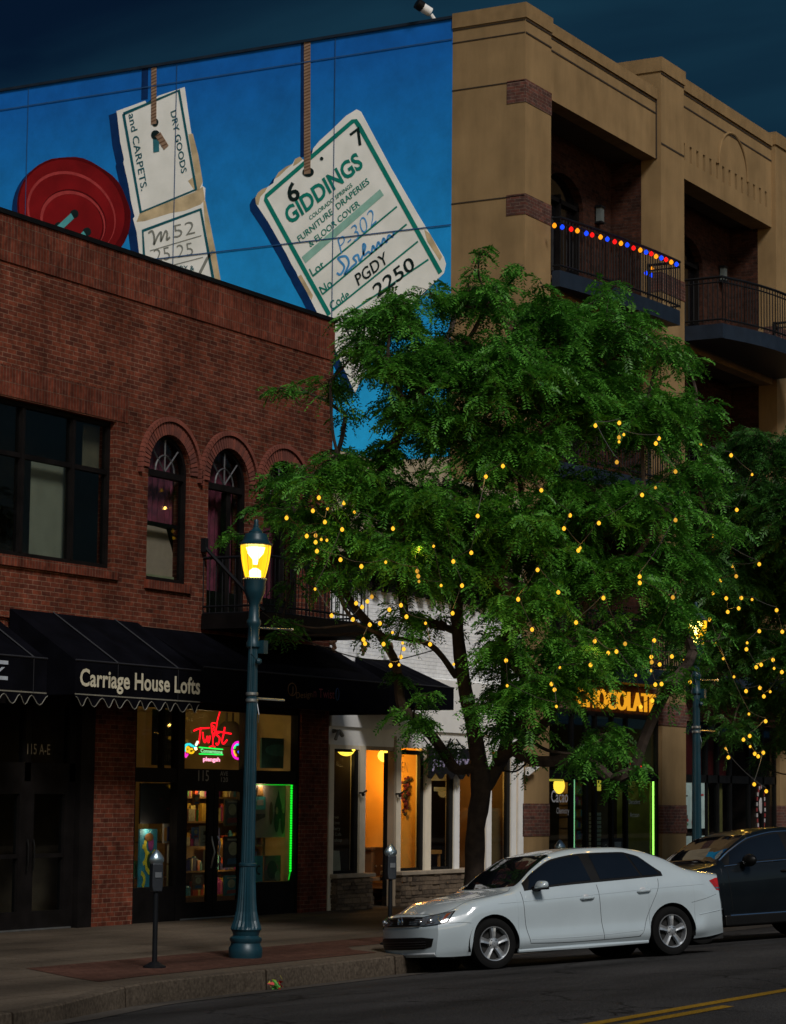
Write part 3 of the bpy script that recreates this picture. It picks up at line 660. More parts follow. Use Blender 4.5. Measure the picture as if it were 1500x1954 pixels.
for z in np.arange(.53,2.3,.24):
    for x in np.arange(48.3,49.0,.11): mb.box(x,x+.085,22.92,23.05,z,z+rng.uniform(.07,.18),int(rng.integers(0,8)))
mb.build('wrapped_goods',gm,shf)
t=empty('white_rack',(49.5,23.0,.16),'tall pale slatted rack just inside the chocolate shop door','rack')
mb=MB()
for z in np.arange(.3,1.75,.09): mb.box(49.75,50.05,22.95,23.1,z,z+.065)
mb.build('rack_slats',mat('pale_rack',(.5,.55,.5),.6),t)
bn=empty('notice_board',F(1172,1622,22.6),'low dark board with white lettering and a picture in front of the chocolate shop','board')
A=F(1148,1600,22.45);B=F(1198,1630,22.45)
mb=MB(); mb.box(A[0],B[0],22.43,22.47,.3,A[2]); mb.build('board_panel',mat('slate_panel',(.05,.045,.05),.6),bn)
mb=MB(); text_on(mb,'Cacao',(A[0]+.1,22.425,A[2]-.25),(A[0]+.55,22.425,A[2]-.25),(0,0,.13),nrm=(0,-1,0)); mb.box(A[0]+.62,A[0]+.95,22.42,22.43,A[2]-.42,A[2]-.08); mb.build('board_print',mat('chalk_white',(.5,.5,.5),.7),bn)
# ---------------- dark restaurant front, bay 2
setback('restaurant_interior',X3+.05,X4-.05,ys,3.9,3,mat('restaurant_dark_wall',(.04,.02,.015),.8),tan)
mb=MB()
for a in (X3,54.6,55.3,56.1,57.3,58.2,X4-.1): mb.box(a,a+.09,ys-.1,ys,.15,3.9)
mb.box(X3,X4,ys-.1,ys,2.5,2.68); mb.box(X3,X4,ys-.1,ys,3.8,3.9); mb.box(X3,54.6,ys-.1,ys,.15,.5)
mb.build('shop_front_frame',M['black'],tan)
mb=MB(); mb.box(X3,X4,ys-.06,ys-.05,.15,3.85); mb.build('shop_window',M['glass'],tan)
mb=MB(); mb.box(X3+.1,54.58,ys+.02,ys+.05,2.68,3.8); mb.box(54.9,56.1,ys+.02,ys+.05,2.68,3.8); mb.build('red_transom_panel',mat('dark_red_panel',(.10,.006,.006),.6),tan)
mb=MB(); mb.box(54.85,55.05,ys+.03,ys+.06,.3,2.4); mb.box(55.55,55.9,ys+.03,ys+.06,.3,2.5); mb.build('curtain_strip',mat('olive_curtain',(.22,.17,.05),.9),tan)
for k,(z0,z1_) in enumerate(((1.45,2.5),(.35,1.28))):
    ps=empty('menu_poster',(53.9,ys-.07,z0),['upper pale menu poster in the restaurant window','lower pale menu poster in the restaurant window'][k],'poster')
    mb=MB(); mb.box(53.3,54.5,ys-.09,ys-.07,z0,z1_); mb.build('poster_sheet',mat('pale_poster',(.38,.50,.48),.6,var=.2),ps)
    mb=MB()
    for i in range(16):
        x=rng.uniform(53.35,54.3); z=rng.uniform(z0+.05,z1_-.15); mb.box(x,x+rng.uniform(.06,.2),ys-.097,ys-.092-.001*i*.3,z,z+rng.uniform(.03,.12),i%3)
    mb.build('poster_print',[mat('print_red',(.35,.03,.03),.6),mat('print_dark',(.05,.06,.05),.6),mat('print_green',(.05,.2,.08),.6)],ps)
em=empty('oval_emblem',F(1452,1545,ys-.07),'oval white and red emblem on the dark restaurant door','emblem')
c=F(1452,1545,ys-.07); mb=MB()
for i in range(26):
    t=2*math.pi*i/26; q=c+np.array([.27*math.cos(t),0,.75*math.sin(t)*.75]); mb.box(q[0]-.035,q[0]+.035,ys-.08,ys-.07,q[2]-.045,q[2]+.045,i%2)
mb.ball((c[0],ys-.07,c[2]+.10),.13,8,(1,.1,1.5)); mb.build('emblem_print',[mat('emblem_white',(.45,.42,.42),.6),mat('emblem_red',(.25,.03,.03),.6)],em)
# wall lamps in the balcony recesses and sign on the first floor
for (px,py,y,l) in ((1139,411,23.48,'small glass wall lantern on the brick behind the balcony with coloured bulbs'),(1375,524,23.48,'small glass wall lantern on the brick behind the right-hand upper balcony')):
    c=F(px,py,y); g=empty('wall_lantern',c,l,'lantern'); mb=MB(); mb.box(c[0]-.09,c[0]+.09,y-.14,y-.02,c[2]-.16,c[2]+.16); mb.build('lantern_glass',mat('frosted_glass',(.10,.12,.12),.3),g)
    mb=MB(); mb.box(c[0]-.11,c[0]+.11,y-.16,y,c[2]+.16,c[2]+.21); mb.box(c[0]-.11,c[0]+.11,y-.16,y,c[2]-.20,c[2]-.16); mb.build('lantern_frame',M['iron'],g)
c=F(1145,1108,22.1); g=empty('projecting_sign',c,'small white panel sign on the first-floor brick behind the tree','sign')
mb=MB(); mb.box(c[0]-.3,c[0]+.3,c[1]-.03,c[1]+.03,c[2]-.2,c[2]+.2); mb.build('sign_panel',M['white'],g); mb=MB(); mb.tube([(c[0],c[1],c[2]),(c[0],22.4,c[2])],.02,6); mb.build('bracket',M['iron'],g)
# flood camera on the roof edge
c=W(821,28,XT+.05); g=empty('security_camera',c+np.array([0,0,-.15]),'white and black security camera on the edge of the mural wall roof','camera')
mb=MB(); d=np.array([-.5,.35,.22]); d/=np.linalg.norm(d); mb.tube([c+d*.0+[0,0,.05],c+d*.24+[0,0,.07]],[.10,.10],12); mb.build('camera_body',M['white'],g,True)
mb=MB(); mb.tube([c+d*.2+[0,0,.07],c+d*.34+[0,0,.085]],[.115,.115],12); mb.build('lens_hood',M['black'],g,True)
mb=MB(); mb.tube([c+[.0,-.02,0],c+[.1,-.12,-.2]],.045,8); mb.build('bracket',M['white'],g)
# coloured bulb string on balcony 1
g=empty('coloured_light_string',(46.14,22.1,13.95),'string of red, blue and orange bulbs along the top balcony railing','string lights')
cols=[emat('orange_bulb',(1,.30,.01),1.1),emat('blue_bulb',(.01,.06,1),1.1),emat('red_bulb',(1,.01,.01),.95)]
seq='OBROBROBROBROBROBROB'; xsq=[1058,1073,1090,1102,1119,1130,1146,1159,1173,1185,1197,1209,1222,1233,1243,1252,1262,1271,1281,1291]
ysq=[429,432,436,439,444,447,451,455,460,463,466,472,476,480,483,488,491,494,499,503]
bulbmesh={}
def bulbobj(c,m,parent,r=.05,name='bulb'):
    key=(m.name,r)
    if key not in bulbmesh:
        q=MB(); q.lathe([(r*.3,.8*r),(r*.5,.6*r),(r*.92,.05*r),(r,-.35*r),(r*.82,-.9*r),(r*.45,-1.3*r),(.002,-1.42*r)],n=10)
        me=bpy.data.meshes.new('bulb'); me.from_pydata(q.v,[],q.f); me.materials.append(m); me.polygons.foreach_set('use_smooth',[True]*len(me.polygons)); bulbmesh[key]=me
    o=bpy.data.objects.new(name,bulbmesh[key]); COL.objects.link(o); o.parent=parent; o.location=tuple(np.array(c)-ROOT[parent.name]); return o
wp=[]
for i,(px,py) in enumerate(zip(xsq,ysq)):
    # follow the bowed rail
    t=(px-1052)/(1297-1052); y=22.1+(21.58-22.1)*t-.10*4*t*(1-t)-.06; p=F(px,py,y); wp.append(p+[0,0,.06]); bulbobj(p,cols['OBR'.index(seq[i])],g,.048)
for (px,py,k) in ((1244,512,0),(1233,520,1),(1243,524,1)): bulbobj(F(px,py,22.3),cols[k],g,.045)
mb=MB(); mb.tube(wp,.008,4); mb.build('wire',M['black'],g)
# ================================================================ BRICK BUILDING
XB0,XB1=24.0,37.36
bb=empty('brick_building',(30,YF,.15),'dark red brick building with arched upstairs windows and black awnings','building')
def archloop(x0,x1,z0,zt):
    xc=(x0+x1)/2; r=(x1-x0)/2; zs=zt-r
    return [(x0,z0)]+[(xc+r*math.cos(t),zs+r*math.sin(t)) for t in np.linspace(math.pi,0,22)]+[(x1,z0)]
arch=[(31.78,32.93,5.42,7.74),(33.47,34.66,4.95,7.74),(35.15,36.34,4.95,7.74)]
ZT=10.40
loops=[[(XB0,4.6),(XB1,4.6),(XB1,ZT),(XB0,ZT)],[(26.0,5.50),(30.9,5.50),(30.9,7.76),(26.0,7.76)]]+[archloop(*a) for a in arch]
mb=MB(); plate(mb,loops,lambda u,v:(u,YF,v),.3,(0,1,0))
# piers and lintel at street level
for (a,b) in ((30.5,31.6),(36.45,XB1)): mb.box(a,b,YF,22.9,.1,4.6)
mb.box(XB0,XB1,YF+.05,22.9,3.6,4.6)
mb.box(XB1-.3,XB1,YF+.3,40,.1,ZT)
mb.build('wall',M['brick'],bb)
mb=MB(); mb.box(XB0,XB1-.3,24.2,40,4.0,10.0); mb.box(XB0,XB1-.3,22.6,40,9.9,10.05); mb.box(XB0,XB1-.3,22.6,24.2,4.1,4.3); mb.build('inner_wall',M['interior'],bb)
mb=MB(); mb.box(XB0,XB1+.05,YF-.05,22.7,ZT,ZT+.07); mb.box(XB1-.35,XB1+.05,22.7,40,ZT,ZT+.07); mb.build('coping',M['black'],bb)
mb=MB(); mb.box(XB0,XB1+.004,YF-.022,YF+.02,9.72,ZT-.002); mb.box(XB0,31.2,YF-.012,YF+.02,7.78,8.22); 
mb.box(26,31.0,YF-.05,YF+.02,5.34,5.49)
for a in arch[:1]: mb.box(a[0]-.05,a[1]+.05,YF-.05,YF+.02,a[2]-.14,a[2]-.005)
mb.build('soldier_course',M['soldier'],bb)
# arch surrounds
mb=MB(); mb2=MB()
for (x0,x1,z0,zt) in arch:
    xc=(x0+x1)/2; r=(x1-x0)/2; zs=zt-r; k=30
    for i in range(k):
        t0=math.pi*i/k+.012; t1=math.pi*(i+1)/k-.012
        r0,r1=r+.008,r+.20; mb.prism([(xc+r0*math.cos(t0),YF-.03,zs+r0*math.sin(t0)),(xc+r1*math.cos(t0),YF-.03,zs+r1*math.sin(t0)),(xc+r1*math.cos(t1),YF-.03,zs+r1*math.sin(t1)),(xc+r0*math.cos(t1),YF-.03,zs+r0*math.sin(t1))],(0,.05,0),int(rng.integers(0,2)))
    for i in range(36):
        t0=-.12+(math.pi+.24)*i/36+.006; t1=-.12+(math.pi+.24)*(i+1)/36-.006; r0,r1=r+.215,r+.285
        mb2.prism([(xc+r0*math.cos(t0),YF-.065,zs+r0*math.sin(t0)),(xc+r1*math.cos(t0),YF-.065,zs+r1*math.sin(t0)),(xc+r1*math.cos(t1),YF-.065,zs+r1*math.sin(t1)),(xc+r0*math.cos(t1),YF-.065,zs+r0*math.sin(t1))],(0,.085,0))
bk=[mat('arch_brick_red',(.165,.043,.026),.9,var=.25,bump=.3),mat('arch_brick_dark',(.12,.033,.022),.9,var=.25,bump=.3)]
mb.build('brick_arch',bk,bb); mb2.build('arch_hood_mould',bk[0],bb)
# large window
def framewin(name,x0,x1,z0,z1,vs,hs,parent,y=22.4,w=.07,paneL=None):
    m=MB(); m.box(x0,x0+w,y,y+.1,z0,z1); m.box(x1-w,x1,y,y+.1,z0,z1); m.box(x0+w,x1-w,y,y+.1,z0,z0+w); m.box(x0+w,x1-w,y,y+.1,z1-w,z1)
    for v in vs: m.box(v-w/2,v+w/2,y-.012,y+.1,z0+w,z1-w)
    for h in hs: m.box(x0+w,x1-w,y+.006,y+.1,h-w/2,h+w/2)
    f=m.build(name,M['blackwood'],parent)
    m=MB(); m.box(x0+w/2,x1-w/2,y+.05,y+.055,z0+w/2,z1-w/2); m.build('pane',M['glass'],f)
    return f
f=framewin('window',26.0,30.9,5.50,7.76,(28.75,29.97),(6.98,),bb)
framewin('window',28.1,29.65,5.58,6.94,(),(),bb,y=22.39,w=.05) if False else None
mb=MB(); mb.box(29.25,30.30,22.62,22.63,5.55,7.0); mb.build('blind',mat('grey_linen_blind',(.24,.22,.16),.9,var=.1),f)
mb=MB(); mb.box(30.5,31.2,22.62,22.63,7.05,7.7); mb.build('blind',mat('brown_blind',(.12,.09,.05),.9),f)
for i,(x0,x1,z0,zt) in enumerate(arch):
    xc=(x0+x1)/2; r=(x1-x0)/2; zs=zt-r; m=MB()
    ho=archloop(x0,x1,z0,zt); hi=archloop(x0+.065,x1-.065,z0+.065,zt-.065)
    plate(m,[ho,hi],lambda u,v:(u,22.37,v),.1,(0,1,0))
    m.box(x0+.08,x1-.08,22.36,22.48,zs-.10,zs+.0)
    if i==0: m.box(x0+.08,x1-.08,22.43,22.5,6.30,6.36)
    else: m.box(xc+.12,xc+.24,22.41,22.52,z0,zs-.1); m.box(x0+.08,x1-.08,22.43,22.5,z0+.08,z0+.45)
    f=m.build('arched_window' if i==0 else 'arched_door',M['blackwood'],bb)
    m=MB(); plate(m,[archloop(x0+.04,x1-.04,z0+.04,zt-.04)],lambda u,v:(u,22.42,v),.005,(0,1,0)); m.build('pane',M['glass'],f)
    m=MB()
    for t in (.25,.5,.75): m.tube([(xc+.0*r,22.39,zs),(xc+r*.92*math.cos(math.pi*t),22.39,zs+r*.92*math.sin(math.pi*t))],.016,4)
    m.tube([(xc+.45*r*math.cos(t),22.39,zs+.45*r*math.sin(t)) for t in np.linspace(0,math.pi,14)],.016,4); m.build('fan_bars',mat('grey_bars',(.05,.05,.055),.5),f)
    m=MB(); pts=[(x,22.66+.03*math.sin(x*38)) for x in np.linspace(x0,x1+.75,40)]
    V=[(a,b,z) for z in ((6.36 if i==0 else z0),zt) for a,b in pts]; m.raw(V,[(k,k+1,41+k,40+k) for k in range(39)])
    m.build('curtain',mat('plum_curtain',(.20,.03,.06),.9,var=.4,scale=6),f,True)
    if i==0:
        m=MB(); V=[(32.2,22.60,5.5),(33.0,22.60,5.5),(33.02,22.6,5.75),(32.9,22.6,6.0),(32.74,22.6,6.30),(32.2,22.6,6.33)]; m.quad(*V); m.build('crooked_blind',mat('tan_paper_blind',(.42,.29,.21),.9,var=.12,scale=5),f)
        m=MB(); m.box(33.06,33.2,22.61,22.63,5.5,6.33); m.box(32.2,33.2,22.57,22.59,5.5,5.55); m.build('sash_stile',mat('olive_sash',(.30,.28,.16),.7),f)
# iron balcony on brick building
m=MB(); YB=21.05; m.box(33.31,36.6,YB,22.28,4.74,4.98); b=m.build('balcony',M['blackwood'],bb)
m=MB()
L=[(33.35,22.28),(33.35,YB+.03),(36.55,YB+.03),(36.55,22.28)]
P=[np.array([a,c,0.]) for a,c in L]
for zz,rr in ((5.88,.026),(5.10,.018),(4.99,.018)): m.tube([p+[0,0,zz] for p in P],rr,5)
for i in range(3):
    a,c=P[i],P[i+1]; k=int(np.linalg.norm(c-a)/.115)
    for j in range(k+1): q=a+(c-a)*j/k; m.tube([q+[0,0,4.98],q+[0,0,5.88]],.010,4,cap=False)
m.build('balcony_railing',M['iron'],b)
for x in (33.33,36.5):
    m=MB(); m.tube([(x,22.3,6.1),(x,YB+.06,5.0)],.03,6); m.box(x-.05,x+.05,22.22,22.3,5.98,6.2); m.build('balcony_stay',M['iron'],b)
# awnings -------------------------------------------------
def awning(x0,x1,ztop,zf1,zf0,yf,parent,seams=(),val=0.,name='awning'):
    m=MB(); yw=YF-.02
    # sloping top, front face, ends (thin canvas with thickness)
    m.prism([(x0,yw,ztop),(x0,yf,zf1),(x0,yf,zf0),(x0,yw,zf0)],(.02,0,0)); m.prism([(x1-.02,yw,ztop),(x1-.02,yf,zf1),(x1-.02,yf,zf0),(x1-.02,yw,zf0)],(.02,0,0))
    k=10; V=[]
    for i in range(k+1):
        t=i/k
        for j in range(41):
            x=x0+.02+(x1-x0-.04)*j/40; sag=-.028*math.sin(math.pi*t)*abs(math.sin(math.pi*j/10)); V.append((x,yw+(yf-yw)*t,ztop+(zf1-ztop)*t+sag))
    m.raw(V,[(i*41+j,i*41+j+1,(i+1)*41+j+1,(i+1)*41+j) for i in range(k) for j in range(40)])
    m.box(x0+.021,x1-.021,yf-.001,yf+.012,zf0,zf1-.004)
    a=m.build(name,M['canvas'],parent,smooth=True)
    m=MB()
    for sx in seams: m.box(sx-.006,sx+.006,yf-.006,yf-.002,zf0+.01,zf1-.01); m.tube([(sx,yw,ztop+.012),(sx,yf,zf1+.012)],.012,4)
    m.tube([(x0,yf-.004,zf1+.005),(x1,yf-.004,zf1+.005)],.014,5); m.build('seam',mat('awning_seam',(.011,.012,.017),.7),a)
    if val:
        # scalloped valance with pale piping
        n=int((x1-x0)/.30); pts=[]; 
        for j in range(n*8+1): pts.append((x0+(x1-x0)*j/(n*8), zf0-.03-val*(.5-.5*math.cos(2*math.pi*j/8))*(1) ))
        m=MB(); V=[(x,yf+.004,zf0+.003) for x,z in pts]+[(x,yf+.004+.02*math.sin(x*9),z) for x,z in pts]; q=len(pts)
        m.raw(V,[(j,j+1,q+j+1,q+j) for j in range(q-1)]); m.build('valance',M['canvas'],a)
        m=MB(); m.tube([(x,yf-.004+.02*math.sin(x*9),z) for x,z in pts],.007,4); m.build('piping',mat('pale_piping',(.16,.155,.13),.7),a)
        m=MB(); m.box(x0,x1,yf-.004,yf-.002,zf0+.0,zf0+.018); m.build('hem_tape',mat('pale_tape',(.15,.145,.12),.7),a)
    return a
a0=awning(22.5,27.75,4.72,3.95,3.47,21.1,bb,seams=(27.45,),val=.13)
a1=awning(28.4,31.55,4.73,3.97,3.49,21.1,bb,seams=(29.42,30.95),val=.13)
m=MB(); A=F(152,1304,21.09); B=F(381,1321,21.09)
text_on(m,'Carriage House Lofts',(A[0],21.09,3.62),(B[0],21.09,3.62),(0,0,.235),bold=.022,nrm=(0,-1,0),lift=.006); m.build('awning_lettering',mat('cream_lettering',(.50,.47,.36),.7),a1)
m=MB(); A=F(15,1273,21.09); m.box(A[0]-.6,A[0],21.085,21.092,3.62,3.67); m.box(A[0]-.6,A[0],21.085,21.092,3.83,3.88); m.prism([(A[0]-.32,21.085,3.67),(A[0]-.26,21.085,3.67),(A[0]-.07,21.085,3.79),(A[0]-.13,21.085,3.79)],(0,.005,0)); m.build('awning_lettering',mat('blue_grey_lettering',(.32,.36,.42),.7),a0)
a2=awning(31.62,37.35,4.68,4.03,3.50,21.1,bb,seams=())
m=MB(); A=F(548,1318,21.09); B=F(632,1340,21.09)
r=.10; c=(A[0]+.15,3.80); m.tube([(c[0]+r*1.25*math.cos(t),21.088,c[1]+r*math.sin(t)) for t in np.linspace(0,2*math.pi,20)],.008,4); text_on(m,'J',(c[0]-.03,21.09,c[1]-.05),(c[0]+.03,21.09,c[1]-.05),(0,0,.10),nrm=(0,-1,0),lift=.005)
text_on(m,'Design',(c[0]+.12,21.09,3.66),(c[0]+.62,21.09,3.70),(0,0,.10),nrm=(0,-1,0),lift=.005); m.build('awning_lettering',mat('dim_orange_lettering',(.16,.07,.012),.7),a2)
m=MB(); text_on(m,"n Twist",(c[0]+.66,21.09,3.70),(c[0]+1.32,21.09,3.70),(0,0,.15),nrm=(0,-1,0),lift=.005); m.build('awning_lettering',mat('dim_red_lettering',(.16,.012,.02),.7),a2)
m=MB(); m.tube([(c[0]+1.42+.05*math.cos(t),21.088,3.78+.10*math.sin(t)) for t in np.linspace(0,2*math.pi,16)],.008,4); m.build('paint_drop_mark',mat('dim_blue_lettering',(.02,.06,.14),.7),a2)
# street level: black door pair left (115 A-E)
m=MB(); y=22.36
for x in (24.0,28.05,28.95,30.02,30.35): m.box(x,x+.14,y,y+.12,.15,3.6)
m.box(24,30.5,y,y+.12,2.28,2.55); m.box(24,30.5,y,y+.12,3.38,3.6); m.box(30.16,30.5,y-.1,y+.1,.15,3.6)
for (a,b) in ((28.19,28.95),(29.09,30.02)): m.box(a,b,y,y+.1,.17,.42); m.box(a,b,y+.0,y+.1,2.1,2.28); m.box(a,a+.1,y,y+.1,.42,2.1); m.box(b-.1,b,y,y+.1,.42,2.1)
m.box(24.1,30.0,y+.01,y+.09,1.18,1.24)
m.build('entrance_frame',M['blackwood'],bb)
m=MB(); m.box(24,30.4,y+.05,y+.055,.3,3.4); m.build('entrance_glass',M['glass'],bb)
setback('entrance_interior',24,30.4,y+.12,3.5,1.6,mat('entry_brown_wall',(.10,.065,.04),.8,var=.3),bb)
m=MB(); m.box(28.1,30.1,22.33,22.6,.153,.175); m.box(32.95,34.85,22.33,22.5,.153,.175); m.build('threshold',M['steel'],bb)
m=MB(); text_on(m,'115 A-E',(28.98,y-.01,2.56+.11),(29.52,y-.01,2.67),(0,0,.15),bold=.005,nrm=(0,-1,0)); m.build('door_number',mat('dim_gold_number',(.22,.19,.13),.6),bb)
for x in (29.0,29.14): 
    m=MB(); m.tube([(x,y-.04,1.0),(x,y-.06,1.1),(x,y-.06,1.35),(x,y-.04,1.45)],.012,6); m.build('door_handle',M['black'],bb)
kp=empty('door_intercom',(30.33,22.35,1.5),'grey intercom keypad panel beside the dark lofts entrance','intercom')
m=MB(); m.box(30.24,30.42,22.30,22.345,1.44,1.86); m.build('panel',mat('grey_plastic',(.18,.17,.16),.5),kp)
m=MB()
for i in range(3):
    for j in range(4): m.box(30.26+.05*i,30.295+.05*i,22.29,22.30,1.47+.05*j,1.505+.05*j)
m.box(30.26,30.40,22.29,22.30,1.70,1.82); m.build('buttons',M['steel'],kp)
# art studio shop front
SX0,SX1=31.6,36.45; y=22.36
m=MB()
for (a,b) in ((31.6,31.68),(32.82,33.0),(34.78,34.96),(36.40,36.5)): m.box(a,b,y-.02,y+.12,.15,3.55)
m.box(31.68,36.40,y,y+.12,2.30,2.52); m.box(31.68,36.40,y,y+.12,3.46,3.6)
m.box(31.68,32.82,y,y+.12,.15,.68); m.box(34.96,36.40,y,y+.12,.15,.68)
m.box(32.42,32.48,y+.01,y+.1,2.52,3.46)
m.build('shop_front_frame',M['blackwood'],bb)
for k,(a,b) in enumerate(((33.0,33.88),(33.9,34.78))):
    m=MB(); m.box(a,a+.13,y,y+.06,.17,2.3); m.box(b-.13,b,y,y+.06,.17,2.3); m.box(a+.13,b-.13,y,y+.06,.17,.42); m.box(a+.13,b-.13,y,y+.06,2.17,2.3)
    d=m.build('door',M['blackwood'],bb)
    m=MB(); m.box(a+.1,b-.1,y+.03,y+.034,.4,2.2); m.build('pane',M['glass'],d)
    x=b-.05 if k==0 else a+.05
    m=MB(); s=1 if k else -1; m.tube([(x+s*.02,y-.02,.95),(x+s*.05,y-.06,1.05),(x,y-.07,1.2),(x+s*.05,y-.06,1.35),(x+s*.02,y-.02,1.45)],.014,6); m.build('handle',M['steel'],d,True)
m=MB(); m.box(31.68,32.82,y+.05,y+.054,.66,2.32); m.box(34.96,36.40,y+.05,y+.054,.66,2.32); m.box(31.68,36.40,y+.05,y+.054,2.5,3.48); m.build('shop_window',M['glass'],bb)
setback('shop_interior',31.65,36.4,y+.12,3.55,3.0,mat('studio_wall',(.40,.30,.12),.8,var=.15),bb)
m=MB(); text_on(m,'115',(33.42,y-.004,2.33),(33.72,y-.004,2.33),(0,0,.17),bold=.0,nrm=(0,-1,0)); text_on(m,'AVE',(34.05,y-.004,2.42),(34.28,y-.004,2.42),(0,0,.07),bold=.0,nrm=(0,-1,0)); text_on(m,'120',(34.08,y-.004,2.32),(34.28,y-.004,2.32),(0,0,.075),nrm=(0,-1,0)); m.build('door_number',mat('pale_number',(.30,.28,.24),.6),bb)
plight('studio_light',(34.6,23.2,3.35),(1,.66,.28),14); plight('shelf_fill_lamp',(34.3,22.72,2.28),(1,.58,.18),8,.08); plight('poster_fill_lamp',(35.6,22.50,2.28),(1,.72,.5),3.2,.06); plight('display_fill_lamp',(32.3,22.50,1.55),(1,.7,.45),2.2,.06); plight('low_shelf_fill_lamp',(34.9,22.75,1.1),(1,.60,.20),4,.06)  # small lamps by shelves and posters are unseen fill, added to brighten them
# ================================================================ ART STUDIO CONTENTS
ng=empty('neon_sign',(33.9,22.62,2.9),'bright neon sign reading Twist with small colourful palettes, hanging in the studio transom','neon sign')
def NP(a,b): return F(340+a/10,1340+b/10,22.62)
def neon(name,strokes,m,r=.013,sm=True):
    q=MB()
    for s_ in strokes:
        p=[NP(*c) for c in s_]; p=smooth_pts(p,5) if sm and len(p)>2 else p
        q.tube(p,r,6)
    return q.build(name,m,ng,True)
nr=emat('red_neon',(1,.004,.012),2.2); nw=emat('white_pink_neon',(1,.30,.42),2.2); ngm=emat('green_neon',(.02,1,.10),1.3); nc=emat('cyan_neon',(.05,.8,.8),1.2)
ny=emat('yellow_neon',(1,.50,.01),1.3); npk=emat('magenta_neon',(1,.01,.5),1.4); npu=emat('purple_neon',(.35,.05,1),1.4); nb=emat('blue_neon_tube',(.05,.1,1),1.3)
neon('neon_letter_tube',[[(300,545),(400,505),(590,490)],[(430,480),(415,640),(393,790)],[(470,570),(480,690),(510,765),(545,700),(560,650),(580,770),(612,640)],
 [(775,590),(745,570),(735,620),(790,680),(780,760),(745,815),(725,780)],[(890,475),(870,600),(838,740),(868,792),(932,720)],[(740,560),(880,578),(1010,602)]],nr,.015)
neon('neon_glass_tube',[[(795,185),(762,300),(732,425)],[(635,405),(690,395),(742,412)],[(632,410),(640,520),(660,640),(662,720),(660,840)],[(740,415),(722,520),(690,620),(664,700)],[(595,850),(655,835),(705,852)],[(650,440),(690,470),(672,510),(700,545)],[(640,560),(700,640)]],nr,.012)
q=MB(); text_on(q,'Connerstone',NP(430,955),NP(845,985),NP(428,885)-NP(430,955),bold=.03,nrm=(0,-1,0)); q.build('neon_small_letters',emat('pale_green_neon',(.35,1,.4),1.1),ng)
q=MB()
for (a,b) in (((405,860),(850,900)),((405,985),(850,1000))): q.tube([NP(*a),NP(*b)],.012,6)
q.build('neon_frame_tube',ngm,ng)
q=MB(); text_on(q,'plengsh',NP(475,1120),NP(800,1130),NP(473,1045)-NP(475,1120),bold=.04,nrm=(0,-1,0)); q.build('neon_small_letters',nw,ng)
def EL(cx,cy,rx,ry,a0,a1,n=14): return [(cx+rx*math.cos(t),cy+ry*math.sin(t)) for t in np.linspace(R_(a0),R_(a1),n)]
neon('palette_outline',[EL(1145,920,115,160,50,335)],npk,.02,False); neon('palette_colour',[EL(1120,930,55,95,120,190)],ny,.02,False); neon('palette_colour',[EL(1120,900,50,80,190,235)],ngm,.02,False)
neon('palette_colour',[EL(1125,850,45,45,190,290)],nc,.02,False); neon('palette_colour',[EL(1165,850,40,45,280,420)],npu,.02,False); neon('palette_brush',[[(1150,940),(1240,1050)]],nb,.02,False); neon('palette_colour',[[(1100,1040),(1095,990)]],emat('orange_neon',(1,.2,.01),1.3),.022,False)
neon('palette_outline',[EL(200,890,80,90,150,320)],nc,.02,False); neon('palette_colour',[EL(185,900,30,45,0,360),EL(250,930,45,40,0,300)],ny,.018,False); neon('palette_colour',[[(120,960),(150,1040),(180,990)]],npk,.02,False)
neon('palette_brush',[[(375,750),(340,820)]],emat('white_neon',(1,.95,.7),1.5),.022,False); neon('palette_brush',[[(330,840),(345,900),(280,830)]],nc,.016,False)
# lit transom backdrop: painted panels and a dark board on the rear wall
y=24.3
bd=empty('chalk_board',F(448,1435,y),'dark hanging board partly behind the neon sign in the studio','board')
A=F(428,1406,y);B=F(463,1465,y); q=MB(); q.box(A[0],B[0],y-.04,y,B[2],A[2]); q.build('board_panel',M['interior'],bd)
q=MB(); text_on(q,'DI',(A[0]+.02,y-.05,(A[2]+B[2])/2),(B[0]-.3,y-.05,(A[2]+B[2])/2),(0,0,.3),nrm=(0,-1,0)); q.build('chalk_letters',mat('chalk_tan',(.4,.3,.15),.8),bd)
q=MB()
for (p0,p1) in (((352,1358),(375,1400)),((385,1358),(445,1394)),((352,1402),(380,1460)),):
    A=F(*p0,y+.9);B=F(*p1,y+.9); q.tube([(A[0],y+.88,A[2]),(B[0],y+.88,A[2]),(B[0],y+.88,B[2]),(A[0],y+.88,B[2]),(A[0],y+.88,A[2])],.015,4)
q.build('wall_panel_moulding',mat('dark_moulding',(.2,.11,.03),.7),bb)
# paintings and posters
def canvas_obj(name,label,cat,x0,x1,z0,z1,y,col,shapes,var=.3):
    k_=y/22.3; x0,x1=x0*k_,x1*k_; z0,z1=2.12+(z0-2.12)*k_,2.12+(z1-2.12)*k_; g=empty(name,((x0+x1)/2,y,z0),label,cat); q=MB(); q.box(x0,x1,y-.03,y,z0,z1); q.build('canvas_panel',mat(name+'_ground',col,.7,var=var,scale=5),g)
    ms={}
    for i,(c,pts) in enumerate(shapes):
        q=MB(); P=[(x0+(x1-x0)*a,y-.034-.0015*i,z0+(z1-z0)*b) for a,b in pts]; q.prism(P,(0,.001,0)); q.build('painted_shape',mat('paint_%s_%d'%(name,i),c,.7,var=.25,scale=9),g)
    return g
def ellp(cx,cy,rx,ry,n=18,a0=0,a1=360): return [(cx+rx*math.cos(t),cy+ry*math.sin(t)) for t in np.linspace(R_(a0),R_(a1),n,endpoint=(a1-a0)<360)]
